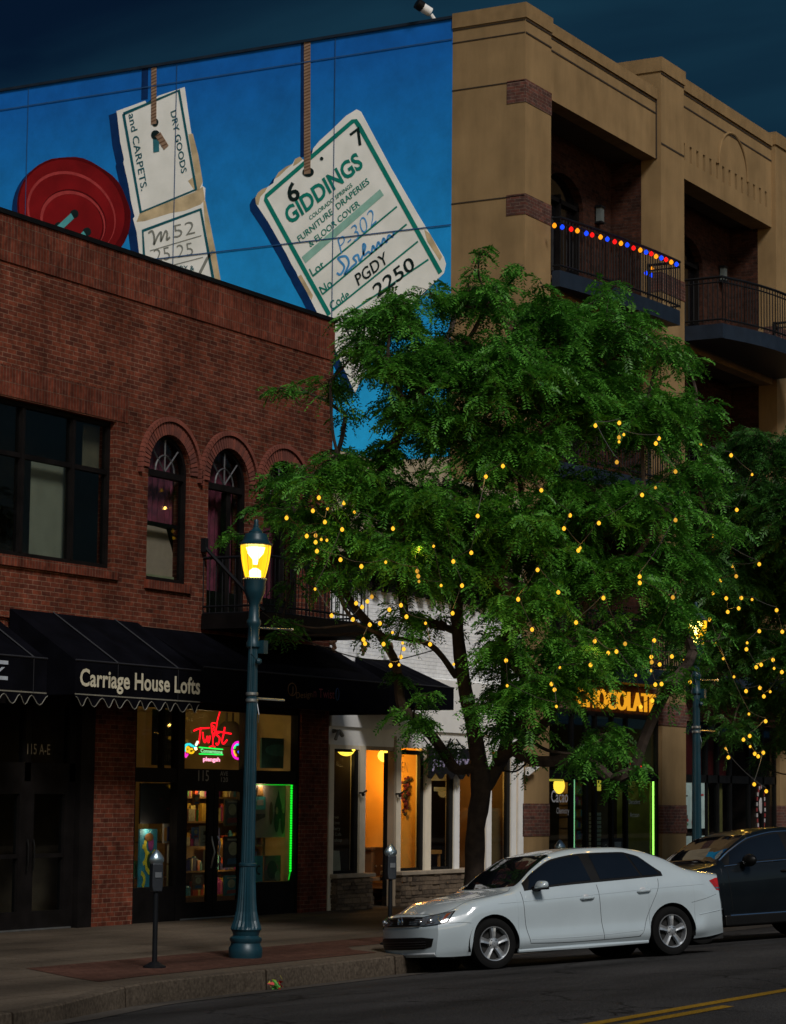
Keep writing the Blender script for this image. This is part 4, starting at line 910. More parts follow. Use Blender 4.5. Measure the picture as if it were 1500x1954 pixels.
def cres(cx,cy,r,w,a0,a1): 
    o=[(cx+r*math.cos(t),cy+r*.55*math.sin(t)) for t in np.linspace(R_(a0),R_(a1),10)]; i=[(cx+(r-w)*math.cos(t),cy+(r-w)*.55*math.sin(t)) for t in np.linspace(R_(a1),R_(a0),10)]; return o+i
Y4=(.62,.5,.03)
canvas_obj('lemon_painting','tall blue painting of yellow fruit and a dark bird shape in the left studio window','painting',31.72,32.18,.70,1.58,22.6,(.03,.20,.27),
 [(Y4,cres(.1,.55,.35,.13,-70,80)),(Y4,cres(.62,.72,.40,.15,150,330)),(Y4,cres(.7,.42,.42,.15,120,400)),(Y4,cres(.05,.12,.3,.14,-60,80)),((.25,.03,.16),ellp(.62,.75,.16,.13)),((.02,.06,.02),ellp(.62,.45,.22,.14)),((.12,.05,.01),ellp(.5,.86,.25,.07))])
canvas_obj('flower_canvas','small green and cream canvas low at the right of the left studio window','painting',32.5,32.74,.70,1.02,22.6,(.35,.33,.18),[((.08,.35,.08),ellp(.3,.5,.25,.3)),((.2,.1,.06),ellp(.75,.3,.2,.25))])
canvas_obj('window_notice','white paper notice with a dark square in the left studio window','notice',32.5,32.70,1.05,1.34,22.6,(.42,.40,.34),[((.12,.12,.12),[(.35,.3),(.75,.3),(.75,.7),(.35,.7)])],var=.05)
canvas_obj('flyer_rack','clear rack of folded flyers hung in the left studio window','flyer rack',32.36,32.80,1.36,1.66,22.6,(.32,.28,.24),[((.05,.06,.22),[(.2,.1),(.42,.1),(.42,.85),(.2,.85)]),((.5,.2,.03),[(.02,.15),(.17,.1),(.17,.8),(.02,.8)]),((.2,.05,.14),[(.55,.1),(.8,.1),(.8,.8),(.55,.8)])])
canvas_obj('door_notice','cream printed notice taped high on the left glass door','notice',33.38,33.64,1.30,1.62,22.46,(.40,.34,.22),[((.08,.06,.04),[(.3,.55),(.7,.55),(.7,.75),(.3,.75)]),((.25,.2,.1),[(.2,.15),(.8,.15),(.8,.22),(.2,.22)]),((.25,.2,.1),[(.2,.32),(.8,.32),(.8,.38),(.2,.38)])],var=.05)
canvas_obj('hours_notice','cream opening-hours list taped low on the left glass door','notice',33.52,33.74,.95,1.24,22.46,(.40,.34,.18),[((.1,.08,.05),[(.15,.1+.14*k),(.85,.1+.14*k),(.85,.16+.14*k),(.15,.16+.14*k)]) for k in range(6)],var=.05)
fl=[('orange flyer high on the left glass door',33.16,33.34,1.95,2.12,(.45,.16,.03)),('small blue and white card in the middle of the left glass door',33.16,33.33,1.42,1.60,(.10,.16,.30)),('brown picture card low on the left glass door',33.2,33.48,.62,.86,(.22,.12,.06)),
('round-print poster high on the right glass door',34.08,34.5,1.62,2.05,(.12,.11,.08)),('dark poster with pale script low on the right glass door',34.08,34.6,.95,1.45,(.05,.035,.03)),('teal and red flyer at the foot of the right glass door',34.1,34.5,.50,.82,(.05,.20,.20))]
for i_,(l_,a_,b_2,c_,d_,k_) in enumerate(fl):
    canvas_obj('door_flyer',l_,'flyer',a_,b_2,c_,d_,22.44,k_,[((.45,.38,.2),ellp(.5,.6,.28,.22)),((.3,.06,.05) if i_%2 else (.05,.12,.2),[(.15,.1),(.85,.12),(.8,.3),(.2,.28)]),((.4,.35,.25),[(.15,.86),(.85,.86),(.85,.92),(.15,.92)])],var=.5)
canvas_obj('photo_poster','large pale poster photograph of people standing among dark fir trees','poster',34.98,36.12,1.42,2.30,22.6,(.30,.22,.17),
 [((.02,.022,.02),[(.55,.35),(.52,.55),(.56,.7),(.6,.78),(.63,.9),(.66,.75),(.72,.6),(.72,.35)]),((.03,.03,.03),[(.8,.4),(.82,.95),(.86,.5),(.92,.98),(.98,.5),(1,.3),(.82,.2)]),((.03,.03,.03),ellp(.58,.35,.07,.26)),((.05,.035,.03),ellp(.75,.3,.06,.24)),((.10,.05,.03),ellp(.42,.45,.05,.22)),((.35,.2,.13),ellp(.58,.50,.035,.07)),((.35,.2,.13),ellp(.76,.5,.03,.05)),((.04,.22,.20),[(.0,.52),(.26,.52),(.26,.76),(.0,.76)]),((.25,.24,.2),[(.02,.6),(.2,.6),(.2,.7),(.02,.7)]),((.3,.13,.02),[(.02,.78),(.2,.78),(.16,.95),(.05,.95)]),((.05,.04,.04),[(.0,.3),(.25,.38),(.25,.44),(.0,.44)])],var=.18)
canvas_obj('wave_painting','narrow turquoise painting with a dark curl in the right studio window','painting',34.98,35.24,.70,1.12,22.6,(.03,.24,.30),[((.005,.03,.05),cres(.55,.45,.35,.14,60,300))])
canvas_obj('portrait_painting','small painting of a dark-haired figure with a pink headband in the right studio window','painting',35.3,35.8,.70,1.12,22.6,(.10,.07,.05),[((.22,.03,.06),cres(.45,.5,.42,.10,-10,190)),((.012,.01,.012),ellp(.45,.45,.3,.36)),((.2,.18,.12),ellp(.8,.2,.18,.2))])
canvas_obj('transom_landscape','dark green landscape painting standing in the right transom of the studio','painting',35.15,36.2,2.56,3.06,22.65,(.015,.06,.045),[((.04,.14,.11),ellp(.5,.6,.4,.2))])
canvas_obj('dark_screen','black television screen in the left studio window','screen',31.72,32.72,1.66,2.28,22.62,(.006,.006,.009),[((.12,.005,.01),[(.7,.35),(.78,.35),(.78,.40),(.7,.40)]),((.10,.005,.01),[(.5,.6),(.58,.6),(.58,.63),(.5,.63)])],var=.1)
canvas_obj('chalk_menu','black chalk menu board with faint lettering in the left studio transom','board',32.02,32.80,2.56,3.42,22.65,(.012,.012,.010),[((.03,.028,.022),[(.1+.02*k,.12+.2*k),(.8,.12+.2*k),(.8,.14+.2*k),(.1,.14+.2*k)]) for k in range(4)],var=.2)
q=MB(); 
for s_,z in (('FUN',3.2),('& ROSE',3.0),('BUT WITH',2.8),('PAINT',2.62)): text_on(q,s_,(32.6,22.6,z+.01),(33.2,22.6,z+.01),(0,0,.11),nrm=(0,-1,0))
cb=bpy.data.objects.get('chalk_menu'); q.build('chalk_lettering',mat('faint_chalk',(.09,.085,.07),.8),cb)
for (x,z,s_) in ((35.75,3.05,.42),):
    g=empty('hanging_lampshade',(x,23.3,z),'dark bell-shaped hanging lampshade behind the right studio transom','lampshade'); q=MB(); q.lathe([(.10,.3),(.16,.25),(.30,.05),(.34,-.12)],(x,23.3,z),16); q.build('lamp_shade',M['interior'],g,True); q=MB(); q.tube([(x-.1,23.3,z+.25),(x-.1,23.3,3.5)],.02,5); q.tube([(x+.1,23.3,z+.25),(x+.1,23.3,3.5)],.02,5); q.build('hanging_cord',M['interior'],g)
# LED rope down the right window
g=empty('green_light_rope',(36.2,22.55,.7),'glowing green light rope around the right studio window','light rope')
q=MB()
rx=float(F(555,1600,22.44)[0])
for z in np.arange(.85,2.30,.042): q.raw(*(lambda b:(b.v,b.f))(MB().lathe([(.004,-.017),(.018,-.012),(.021,.0),(.018,.012),(.004,.017)],(rx,22.44,z),8)))
q.build('green_led',emat('green_led',(.01,1,.03),1.3),g,True)
q=MB(); q.tube([(34.98,22.44,2.285),(rx,22.44,2.29)],.008,5); q.tube([(rx,22.44,.85),(rx-.05,22.44,.70)],.010,5); q.build('green_tube',emat('green_tube_light',(.01,.8,.03),0.6),g)
# goods on shelves behind the doors and windows
sh=empty('shop_shelving',(33.9,24.0,.16),'brown shelving full of art goods behind the studio glass doors','shelves')
q=MB()
for z in (.45,.85,1.25,1.65,2.05): q.box(33.7,36.35,22.95,23.15,z,z+.03)
for x in (33.7,34.9,36.3): q.box(x,x+.03,22.95,23.15,.16,2.3)
q.box(33.7,36.35,23.15,23.17,.16,2.3)
for z in (.8,1.35): q.box(32.2,33.2,22.75,22.9,z,z+.02)
q.build('shelf_boards',mat('studio_shelf_wood',(.22,.12,.05),.7),sh)
bx={}
for i in range(8):
    q=MB(); 
    if i%3==2: q.lathe([(.5,0),(.5,.8),(.3,.92),(.3,1.0)],n=10)
    else: q.box(-.5,.5,-.5,.5,0,1)
    me=bpy.data.meshes.new('good'); me.from_pydata(q.v,[],q.f); me.materials.append(gm[i]); me.update(); bx[i]=me
for k in range(170):
    row=k%5; z=(.48,.88,1.28,1.68,2.08)[row]
    if k<155: x=rng.uniform(33.8,36.2); y=22.98+.0*k
    else: x=rng.uniform(32.3,33.1); y=22.80; z=.823 if k%2 else 1.373
    o=bpy.data.objects.new('shelf_item',bx[int(rng.integers(0,8))]); COL.objects.link(o); o.location=(x,y+rng.uniform(0,.08),z+.001); o.scale=(rng.uniform(.08,.20),.08,rng.uniform(.10,.30)); o.rotation_euler=(0,0,rng.uniform(-.2,.2))
    tag(o,'small colourful item on the shelves behind the studio glass','shop item','goods on the art studio shelves')
# ================================================================ WHITE SHOP BUILDING
WX0,WX1=37.40,XT-.02
wb=empty('white_shop_building',(41,YF,.15),'low white painted shop building with slanted bays, stone base and a short black awning','building')
def bay(x0,x1,name,y0=YF,y1=22.44):
    pass
mb=MB()
mb.box(WX0,WX1,YF+.03,22.8,4.3,6.05); mb.build('upper_wall',M['wbrick'],wb)
mb=MB(); mb.box(WX0,WX1,YF-.02,23,6.35,8.15); mb.box(WX0,WX1,23,40,6.35,8.0); mb.build('parapet_wall',M['beige'],wb)
mb=MB(); mb.box(WX0,WX1,YF-.30,22.9,6.05,6.35)
for x in np.arange(WX0+.1,WX1-.2,.42): mb.box(x,x+.20,YF-.16,YF+.03,5.78,6.05)
mb.build('cornice',M['blackwood'],wb)
mb=MB(); mb.box(WX0,WX1,YF-.03,22.9,3.32,4.3); mb.box(WX0,WX1,YF+.02,22.5,3.0,3.32); mb.build('fascia',M['white'],wb)
mb=MB()
posts=[(WX0,37.56,.15),(38.46,38.66,.75),(39.78,39.95,.75),(40.86,41.10,.75),(42.03,42.20,.75),(43.35,43.53,.15),(44.42,44.60,.15),(44.72,44.92,.15)]
for a,b,z in posts: mb.box(a,b,YF,22.5,z,3.0)
mb.box(37.56,38.46,YF+.02,22.5,2.93,3.0)
mb.build('post',M['cream'],wb)
mb=MB()
for a,b,z in posts[4:]: mb.box(a-.004,b+.004,YF-.012,YF+.02,z,3.02)
mb.build('post_facing',M['white'],wb)
stonem,n_,b_,o_=newmat('ledge_stone'); g_=N(n_,'ShaderNodeNewGeometry'); r_=N(n_,'ShaderNodeValToRGB'); r_.color_ramp.elements[0].color=(.045,.036,.03,1); r_.color_ramp.elements[1].color=(.20,.15,.105,1)
z_=N(n_,'ShaderNodeTexNoise'); z_.inputs['Scale'].default_value=25; n_.links.new(g_.outputs['Position'],z_.inputs['Vector']); a_=N(n_,'ShaderNodeMath',operation='MULTIPLY_ADD'); a_.inputs[1].default_value=.7; n_.links.new(g_.outputs['Random Per Island'],a_.inputs[0]); n_.links.new(z_.outputs['Fac'],a_.inputs[2])
s_=N(n_,'ShaderNodeMath',operation='SUBTRACT'); s_.inputs[1].default_value=.35; n_.links.new(a_.outputs[0],s_.inputs[0]); n_.links.new(s_.outputs[0],r_.inputs[0]); n_.links.new(r_.outputs[0],b_.inputs['Base Color']); b_.inputs['Roughness'].default_value=.9; b_.inputs['Specular IOR Level'].default_value=.1
for a,b in ((37.50,38.74),(39.80,42.9)):
    mb=MB(); mb.box(a+.02,b-.02,YF-.07,22.6,.15,.695); z=.15
    while z<.68:
        h=min(rng.uniform(.045,.10),.698-z); x=a
        while x<b:
            w_=min(rng.uniform(.10,.36),b-x); d_=rng.uniform(0,.035); mb.box(x+.004,x+w_-.004,YF-.10-d_,YF-.06,z+.004,z+h-.004); x+=w_
        y=YF-.1
        while y<22.5:
            w_=min(rng.uniform(.10,.3),22.58-y); d_=rng.uniform(0,.03); mb.box(a-d_,a+.03,y+.004,y+w_-.004,z+.004,z+h-.004); y+=w_
        z+=h
    mb.nosplit=1; mb.build('stone_base',stonem,wb)
mb=MB()
for a,b in ((37.46,38.80),(39.76,42.94)): mb.box(a,b,YF-.15,22.62,.70,.77)
mb.build('stone_sill',mat('sandstone_sill',(.30,.25,.19),.8,bump=.3),wb,bevel=.01)
mb=MB()
for a,b,f_ in ((37.56,38.46,.13),(39.95,40.86,.12),(41.10,42.03,.14),(43.53,44.42,.12)):
    mb.box(a,b,22.35,22.41,2.88,2.96); mb.box(b-f_,b,22.34,22.41,.77,2.88); mb.box(a,b,22.35,22.41,.77,.82); mb.box(a,a+.03,22.35,22.41,.77,2.9)
mb.build('window_frame',M['black'],wb)
mb=MB()
for a,b in ((37.56,38.46),(39.95,40.86),(41.10,42.03),(43.53,44.42)): mb.box(a,b,22.37,22.375,.8,2.9)
mb.build('window_pane',M['glass'],wb)
# recessed doorway 38.66..39.78 : dark step, taupe reveal on the right, lit inside
mb=MB(); mb.box(39.70,39.78,YF+.005,22.44,.15,3.2); mb.build('door_reveal',M['tanwall'],wb)
mb=MB(); mb.box(38.66,39.70,YF+.03,YF+.1,2.93,3.2); mb.build('door_header',M['tanwall'],wb)
mb=MB(); mb.box(39.70,39.78,22.445,22.53,.32,2.9); mb.build('door_jamb',M['black'],wb)
mb=MB(); mb.box(38.60,38.66,YF+.2,22.95,.15,3.0); mb.build('side_light',M['dglass'],wb)
mb=MB(); mb.box(38.585,38.60,22.36,22.42,.7,2.9); mb.build('orange_edge',mat('orange_lit_plaster',(.75,.36,.06),.8),wb)
mb=MB(); mb.box(38.58,38.598,22.43,22.49,.7,2.25); mb.box(38.58,38.598,22.49,22.78,2.17,2.25); mb.box(38.58,38.598,22.43,22.8,2.42,2.52); mb.box(38.58,38.598,22.43,22.8,2.64,2.7); mb.build('sage_frame',mat('sage_frame',(.45,.48,.38),.7),wb)
mb=MB(); mb.box(38.66,39.70,22.7,24.2,.15,.32); mb.box(38.66,39.70,22.9,24.2,.32,.48); mb.build('door_step',M['stone'],wb)
mb=MB(); mb.box(38.70,38.74,22.6,22.66,.3,2.8); mb.build('door_frame',M['black'],wb)
# interior
setback('gallery_interior',WX0+.1,WX1-.1,24.25,3.3,2.2,M['warmwall'],wb)
mb=MB(); mb.box(37.45,38.55,22.7,25,3.0,3.05); mb.box(39.8,44.8,22.6,25,3.0,3.05); mb.box(WX0+.05,WX0+.12,22.5,25,.2,3); mb.build('gallery_wall',M['warmwall'],wb)
mb=MB(); mb.box(38.50,38.58,22.43,24.5,.3,3.0); mb.build('dark_partition',mat('dark_partition_wood',(.03,.02,.015),.6),wb)
mb=MB(); mb.box(WX0+.1,42,22.62,25,.6,.66); mb.box(42,WX1,22.62,26,.3,.36); mb.build('display_floor',mat('display_boards',(.2,.11,.05),.7),wb)
mb=MB(); mb.box(40.93,41.0,22.42,24.4,.6,3.0); mb.build('amber_wall',mat('amber_plaster',(.70,.34,.06),.8,var=.12,scale=2),wb)
mb=MB()
mb.box(42.12,42.14,22.50,22.55,.7,2.3); mb.box(42.12,42.14,22.55,22.8,2.22,2.3); mb.box(42.12,42.14,22.45,22.9,2.42,2.6)
mb.build('inner_door_frame',mat('sage_white_frame',(.48,.50,.42),.7),wb)
mb=MB(); mb.box(42.14,42.2,22.42,23.2,.3,3.0); mb.build('dark_doorway',M['dglass'],wb)
mb=MB(); mb.box(44.45,44.5,22.5,23.6,.35,1.9); mb.build('beam',mat('ochre_beam',(.22,.13,.05),.8),wb)
mb=MB(); text_on(mb,'OPEN',(40.0,22.47,2.55),(40.5,22.47,2.55),(0,0,.2),bold=-.02,nrm=(0,-1,0))
for i,s_ in enumerate(('the','Wine','Gallery','& Fine Crafts','Gift shop')): text_on(mb,s_,(37.62+.05*(4-i if i<4 else 0)*.6,22.47,1.72-.10*i),(38.02+.03*i,22.47,1.72-.10*i),(0,0,.06),nrm=(0,-1,0))
mb.build('window_lettering',mat('grey_vinyl',(.35,.32,.27),.6),wb)
plight('doorway_light',(40.2,23.05,2.55),(1,.52,.10),34,.12); plight('left_window_light',(38.2,22.55,2.7),(1,.60,.2),1.6,.08); plight('mid_window_light',(41.6,22.9,2.2),(1,.55,.15),3,.1); plight('right_window_light',(43.9,23.0,2.5),(1,.52,.12),9,.12)
def lampshade(px,py,y,r,label):
    c=F(px,py,y); g=empty('woven_lampshade',c,label,'lampshade'); q=MB(); q.ball(c,r,12,(1,1,.8)); q.build('lamp_shade',patt,g,True); q=MB(); q.tube([c+[0,0,r*.7],(c[0],c[1],3.0)],.012,5); q.build('cord',M['black'],g); return g
patt,n_,b_,o_=newmat('pierced_glowing_shade'); n_.nodes.remove(b_)
t=N(n_,'ShaderNodeTexCoord'); v=N(n_,'ShaderNodeTexVoronoi'); v.inputs['Scale'].default_value=14; n_.links.new(t.outputs['Object'],v.inputs['Vector'])
r_=N(n_,'ShaderNodeValToRGB'); r_.color_ramp.elements[0].position=.22; r_.color_ramp.elements[0].color=(.25,.08,.005,1); r_.color_ramp.elements[1].position=.3; r_.color_ramp.elements[1].color=(1,.60,.05,1)
n_.links.new(v.outputs['Distance'],r_.inputs[0]); e_=N(n_,'ShaderNodeEmission'); e_.inputs[1].default_value=2.6; n_.links.new(r_.outputs[0],e_.inputs[0]); n_.links.new(e_.outputs[0],o_.inputs[0])
lampshade(737,1442,22.75,.155,'glowing yellow pierced globe lamp in the recessed doorway')
lampshade(661,1428,22.5,.17,'dim cream patterned bowl lamp high in the leftmost gallery window')
# wall decoration, table, small furniture
g=empty('dried_flower_swag',W(774,1505,40.88),'dark red dried flower swag hanging on the amber wall','wall decoration'); q=MB()
for i in range(46):
    t=i/46; c=W(774,1488+60*t,40.90); rr=(.16 if t<.45 else .10)*(1 if abs(t-.48)>.05 else .4); c=c+np.array([-.02+rng.normal(0,.015),rng.normal(0,rr*.28),rng.normal(0,.05)]); q.ball(c,rng.uniform(.02,.045),4,mi=int(rng.integers(0,2)))
q.build('dried_flowers',[mat('maroon_flowers',(.16,.02,.02),.9),mat('dark_leaves',(.05,.04,.02),.9)],g)
g=empty('covered_table',(38.1,22.75,.66),'small round table under a pale cloth in the leftmost gallery window','table'); q=MB(); prof=[(.22,.66),(.235,.5),(.25,.2),(.27,.0)]
V=[]; 
for (r,z) in prof:
    for k in range(32): t=2*math.pi*k/32; rr=r*(1+.06*math.sin(8*t)*(1-z/.66)); V.append((38.1+rr*math.cos(t),22.75+rr*math.sin(t),.66+z*.75))
q.raw(V,[(i*32+k,i*32+(k+1)%32,(i+1)*32+(k+1)%32,(i+1)*32+k) for i in range(3) for k in range(32)]+[tuple(range(32))]); q.build('tablecloth',mat('pale_cloth',(.42,.40,.33),.9),g,True); 
q=MB(); q.lathe([(.02,-.0),(.02,.02)],(38.1,22.75,.66),8); q.build('table_leg',M['black'],g)
g=empty('wooden_cabinet',(39.9,22.95,.6),'low dark cabinet inside the recessed doorway','cabinet'); q=MB(); q.box(39.85,40.3,22.85,23.1,.6,1.15); q.box(39.8,40.35,22.81,23.1,1.15,1.19); q.build('cabinet_body',mat('dark_oak',(.13,.06,.02),.6),g)
q=MB(); q.ball((40.0,22.84,.85),.02,5); q.ball((40.2,22.84,.85),.02,5); q.build('knob',M['steel'],g)
g=empty('display_stand',(44.1,22.85,.36),'brown wooden stand with a tray top behind the rightmost gallery window','stand'); q=MB(); q.tube([(44.1,22.85,.36),(44.1,22.85,1.7)],.03,8); q.box(43.9,44.35,22.75,23.0,1.7,1.76); q.box(43.8,44.2,22.7,22.95,.85,1.15); q.build('stand_body',mat('brown_stand',(.16,.06,.02),.6),g)
q=MB(); q.box(43.95,44.3,22.78,22.97,1.76,2.1); q.build('tray_goods',mat('stand_goods',(.22,.09,.03),.7),g)
g=empty('wooden_crate_table',(41.6,22.65,.66),'small orange wooden table in the third gallery window','table'); q=MB(); q.box(41.3,41.9,22.5,22.8,1.05,1.12); q.build('table_top',mat('orange_wood',(.45,.17,.03),.6),g)
q=MB()
for (a,b) in ((41.32,22.52),(41.84,22.52),(41.32,22.75),(41.84,22.75)): q.box(a,a+.04,b,b+.04,.66,1.05)
q.build('table_leg',mat('orange_wood_leg',(.35,.13,.03),.6),g)
# jewellery sign board with script lettering
c0=F(822,1412,22.0); g=empty('jewelry_sign',(41.4,22.1,2.8),'dark hanging board with pale lilac script lettering reading jewelry','sign')
A=F(826,1452,22.06); B=F(889,1458,22.06); q=MB(); 
xs=np.linspace(A[0]-.12,B[0]+.22,24); top=[(x,2.98+.03*math.sin(i)) for i,x in enumerate(xs)]; bot=[(x,2.50+.06*math.sin(i*1.1)) for i,x in enumerate(xs[::-1])]
plate(q,[top+bot],lambda u,v:(u,22.09,v),.04,(0,1,0)); q.build('sign_board',mat('near_black_board',(.004,.004,.006),.6),g)
q=MB(); text_on(q,'jewelry',(A[0],22.08,2.66),(B[0]+.1,22.08,2.66),(0,0,.26),bold=-.005,ext=.02,shear=.25,nrm=(0,-1,0)); q.build('sign_lettering',mat('lilac_lettering',(.36,.32,.50),.6),g)
q=MB(); q.box(A[0]-.1,B[0]+.2,22.1,22.13,2.98,3.02)
for x in (A[0],B[0]): q.tube([(x,22.1,3.0),(x,22.27,3.2)],.015,5)
q.build('sign_bracket',M['black'],g)
a3=awning(38.2,39.15+.55,4.55,4.05,3.66,21.1,wb,name='awning'); 
# small things on the white building
g=empty('wall_spotlight',F(648,1400,22.2),'small grey double spotlight above the leftmost gallery window','spotlight'); c=F(646,1398,22.2); q=MB(); q.tube([c+[0,.1,.03],c+[0,0,.03],c+[-.1,0,-.12]],.03,8); q.tube([c+[.02,0,.03],c+[.14,0,-.05]],.035,8); q.build('lamp_head',mat('zinc_grey',(.22,.21,.18),.5),g,True); q=MB(); q.lathe([(.04,-.02),(.04,.02)],c+np.array([0,.09,.03]),10,axis=1); q.build('wall_plate',mat('zinc_plate',(.22,.21,.18),.5),g)
for i,(px,py) in enumerate(((693,1513),(763,1515))):
    c=F(px,py,22.22); g=empty('door_hook',c,['small black iron hook on the left post of the recessed doorway','small black iron hook on the right post of the recessed doorway'][i],'hook'); q=MB(); q.tube([c+[0,.08,.0],c+[0,0,0],c+[.06,-.04,.04]],.018,6); q.ball(c+[0,0,-.03],.03,6); q.build('hook_arm',M['black'],g)
lb=['leftmost of the three brown hanging ornaments on the white wall','middle one of the three brown hanging ornaments on the white wall','rightmost of the three brown hanging ornaments on the white wall']
for i,(px,py) in enumerate(((637,1233),(694,1238),(744,1240))):
    c=F(px,py,22.12); g=empty('hanging_ornament',c,lb[i],'ornament','brown ornaments hanging on the white wall'); q=MB()
    for k in range(9): q.ball(c+np.array([rng.normal(0,.035),0,.10-.025*k]),.045-.002*k,5)
    q.build('ornament_body',mat('rusty_brown',(.09,.04,.015),.8),g); q=MB(); q.tube([c+[0,0,.1],c+[0,.12,.22]],.006,4); q.build('hanger',M['black'],g)
g=empty('wall_shelf_sign',F(1012,1466,22.1),'small white triangular sign bracket by the downpipe','bracket'); A=F(1001,1464,22.2); q=MB(); q.prism([(A[0],22.1,A[2]),(A[0]+.5,22.1,A[2]+.02),(A[0],22.1,A[2]-.16)],(0,.08,0)); q.build('bracket_plate',M['white'],g)
g=empty('door_plaque',F(1021,1449,22.29),'small dark number plaque on the tan corner pier','plaque'); c=F(1021,1449,22.29); q=MB(); q.box(c[0]-.05,c[0]+.05,22.27,22.298,c[2]-.09,c[2]+.09); q.build('plaque_plate',M['black'],g)
# ================================================================ STREET LAMPS
def street_lamp(x,y,label,lean=(0,0)):
    g=empty('street_lamp',(x,y,.15),label,'street lamp','teal cast-iron street lamps'); B=(x,y,.15)
    q=MB(); prof=[(.20,0),(.205,.04),(.205,.12),(.185,.15),(.178,.18),(.195,.21),(.195,.24),(.155,.27),(.165,.30),(.17,.32)]
    q.lathe(prof,B,32); q.build('base',M['green'],g,True)
    q=MB(); prof=[(.172,.32),(.190,.345),(.182,.38),(.155,.45),(.130,.56),(.115,.7),(.105,.9),(.100,1.10)]; q.lathe(prof,B,44,flute=[0,.02,.08,.10,.11,.11,.10,.08]); q.lathe([(.10,1.10),(.108,1.11),(.108,1.135),(.095,1.145)],B,32); q.build('fluted_skirt',M['green'],g)
    q=MB(); q.lathe([(.085,1.14),(.078,2.2),(.064,3.4),(.060,3.78)],B,36,flute=[.09]*4); q.build('shaft',M['green'],g)
    q=MB(); q.lathe([(.065,3.76),(.088,3.78),(.088,3.83),(.072,3.86),(.070,4.02),(.090,4.06),(.090,4.10),(.068,4.13),(.066,4.26),(.062,4.30),(.095,4.37),(.122,4.44),(.134,4.50),(.134,4.56),(.142,4.60),(.142,4.63)],B,28); q.build('capital',M['green'],g,True)
    q=MB()
    for k in range(26): t=2*math.pi*k/26; q.ball((x+.142*math.cos(t),y+.142*math.sin(t),.15+4.615),.011,4)
    q.build('beaded_ring',mat('brass_beads',(.35,.30,.12),.4,metal=.6),g)
    q=MB(); gp=[(.122,4.63),(.150,4.73),(.172,4.84),(.186,4.95),(.190,5.03)]; q.lathe(gp,B,24,cap=False); gb=q.build('globe',globem,g,True)
    q=MB()
    for k in range(8):
        t=2*math.pi*k/8; q.tube([(x+r*1.012*math.cos(t),y+r*1.012*math.sin(t),.15+z) for r,z in gp],.004,4)
    q.build('globe_ribs',mat('dull_ribs',(.12,.10,.03),.5),gb)
    q=MB(); q.lathe([(.035,4.86),(.10,4.94),(.12,5.01)],B,16); q.lathe([(.028,4.80),(.035,4.86)],B,16); q.lathe([(.075,4.64),(.072,4.72),(.03,4.75)],B,16); q.build('lamp_core',emat('hot_lamp_core',(1,.86,.38),13),g,True)
    q=MB(); q.lathe([(.188,5.03),(.210,5.035),(.212,5.055),(.17,5.08),(.155,5.11),(.14,5.16),(.128,5.18),(.088,5.19),(.088,5.205),(.055,5.23),(.034,5.26),(.038,5.275),(.026,5.31),(.030,5.335),(.018,5.36),(.004,5.365)],B,28); q.build('lamp_cap',M['green'],g,True)
    l=plight('lamp_light',(x,y,.15+4.86),(1,.60,.18),30,.19)
    q=MB(); q.tube([(x+.06,y,.15+4.02),(x+.74,y-.10,.15+4.04)],.014,8); q.tube([(x+.07,y,.15+3.15),(x+.62,y-.08,.15+3.15)],.016,8); q.ball((x+.74,y-.10,4.19),.022,6); q.build('banner_arm',mat('brushed_steel',(.75,.72,.62),.25,metal=1),g,True)
    q=MB(); q.lathe([(.072,3.10),(.076,3.11),(.076,3.135),(.072,3.14)],B,24); q.lathe([(.072,3.18),(.076,3.19),(.076,3.215),(.072,3.22)],B,24); q.tube([(x+.07,y-.03,.15+3.1),(x+.06,y-.07,.15+2.95),(x+.08,y-.05,.15+2.85)],.006,5); q.build('steel_band',M['steel'],g)
    q=MB(); q.box(x+.02,x+.12,y-.14,y-.05,.15+3.70,.15+3.86); q.ball((x-.02,y-.10,.15+3.60),.04,6); q.tube([(x-.05,y-.10,3.75),(x-.20,y-.1,3.83),(x-.17,y-.08,4.05),(x-.06,y,4.2)],.006,4); q.build('outlet_box',M['green'],g)
    return g
globem,n_,b_,o_=newmat('amber_globe'); n_.nodes.remove(b_)
tr=N(n_,'ShaderNodeBsdfTransparent'); tr.inputs[0].default_value=(1,.9,.45,1); em_=N(n_,'ShaderNodeEmission'); em_.inputs[0].default_value=(1,.50,.012,1); em_.inputs[1].default_value=1.5*GL
lw=N(n_,'ShaderNodeLayerWeight'); lw.inputs[0].default_value=.35; ad=N(n_,'ShaderNodeMapRange'); ad.inputs[3].default_value=.45; ad.inputs[4].default_value=1.; n_.links.new(lw.outputs['Facing'],ad.inputs[0])
mxs=N(n_,'ShaderNodeMixShader'); n_.links.new(ad.outputs[0],mxs.inputs[0]); n_.links.new(tr.outputs[0],mxs.inputs[1]); n_.links.new(em_.outputs[0],mxs.inputs[2]); n_.links.new(mxs.outputs[0],o_.inputs[0])
globem.cycles.emission_sampling='NONE'
l1=street_lamp(26.0,16.66,'tall teal street lamp with a lit amber globe, in front of the art studio')
l1.rotation_euler=Vector((0,0,1)).rotation_difference(Vector(tuple(np.array([0,0,1.])+rt*.009))).to_euler()
street_lamp(40.25,16.66,'farther teal street lamp whose lit globe glows through the tree leaves')
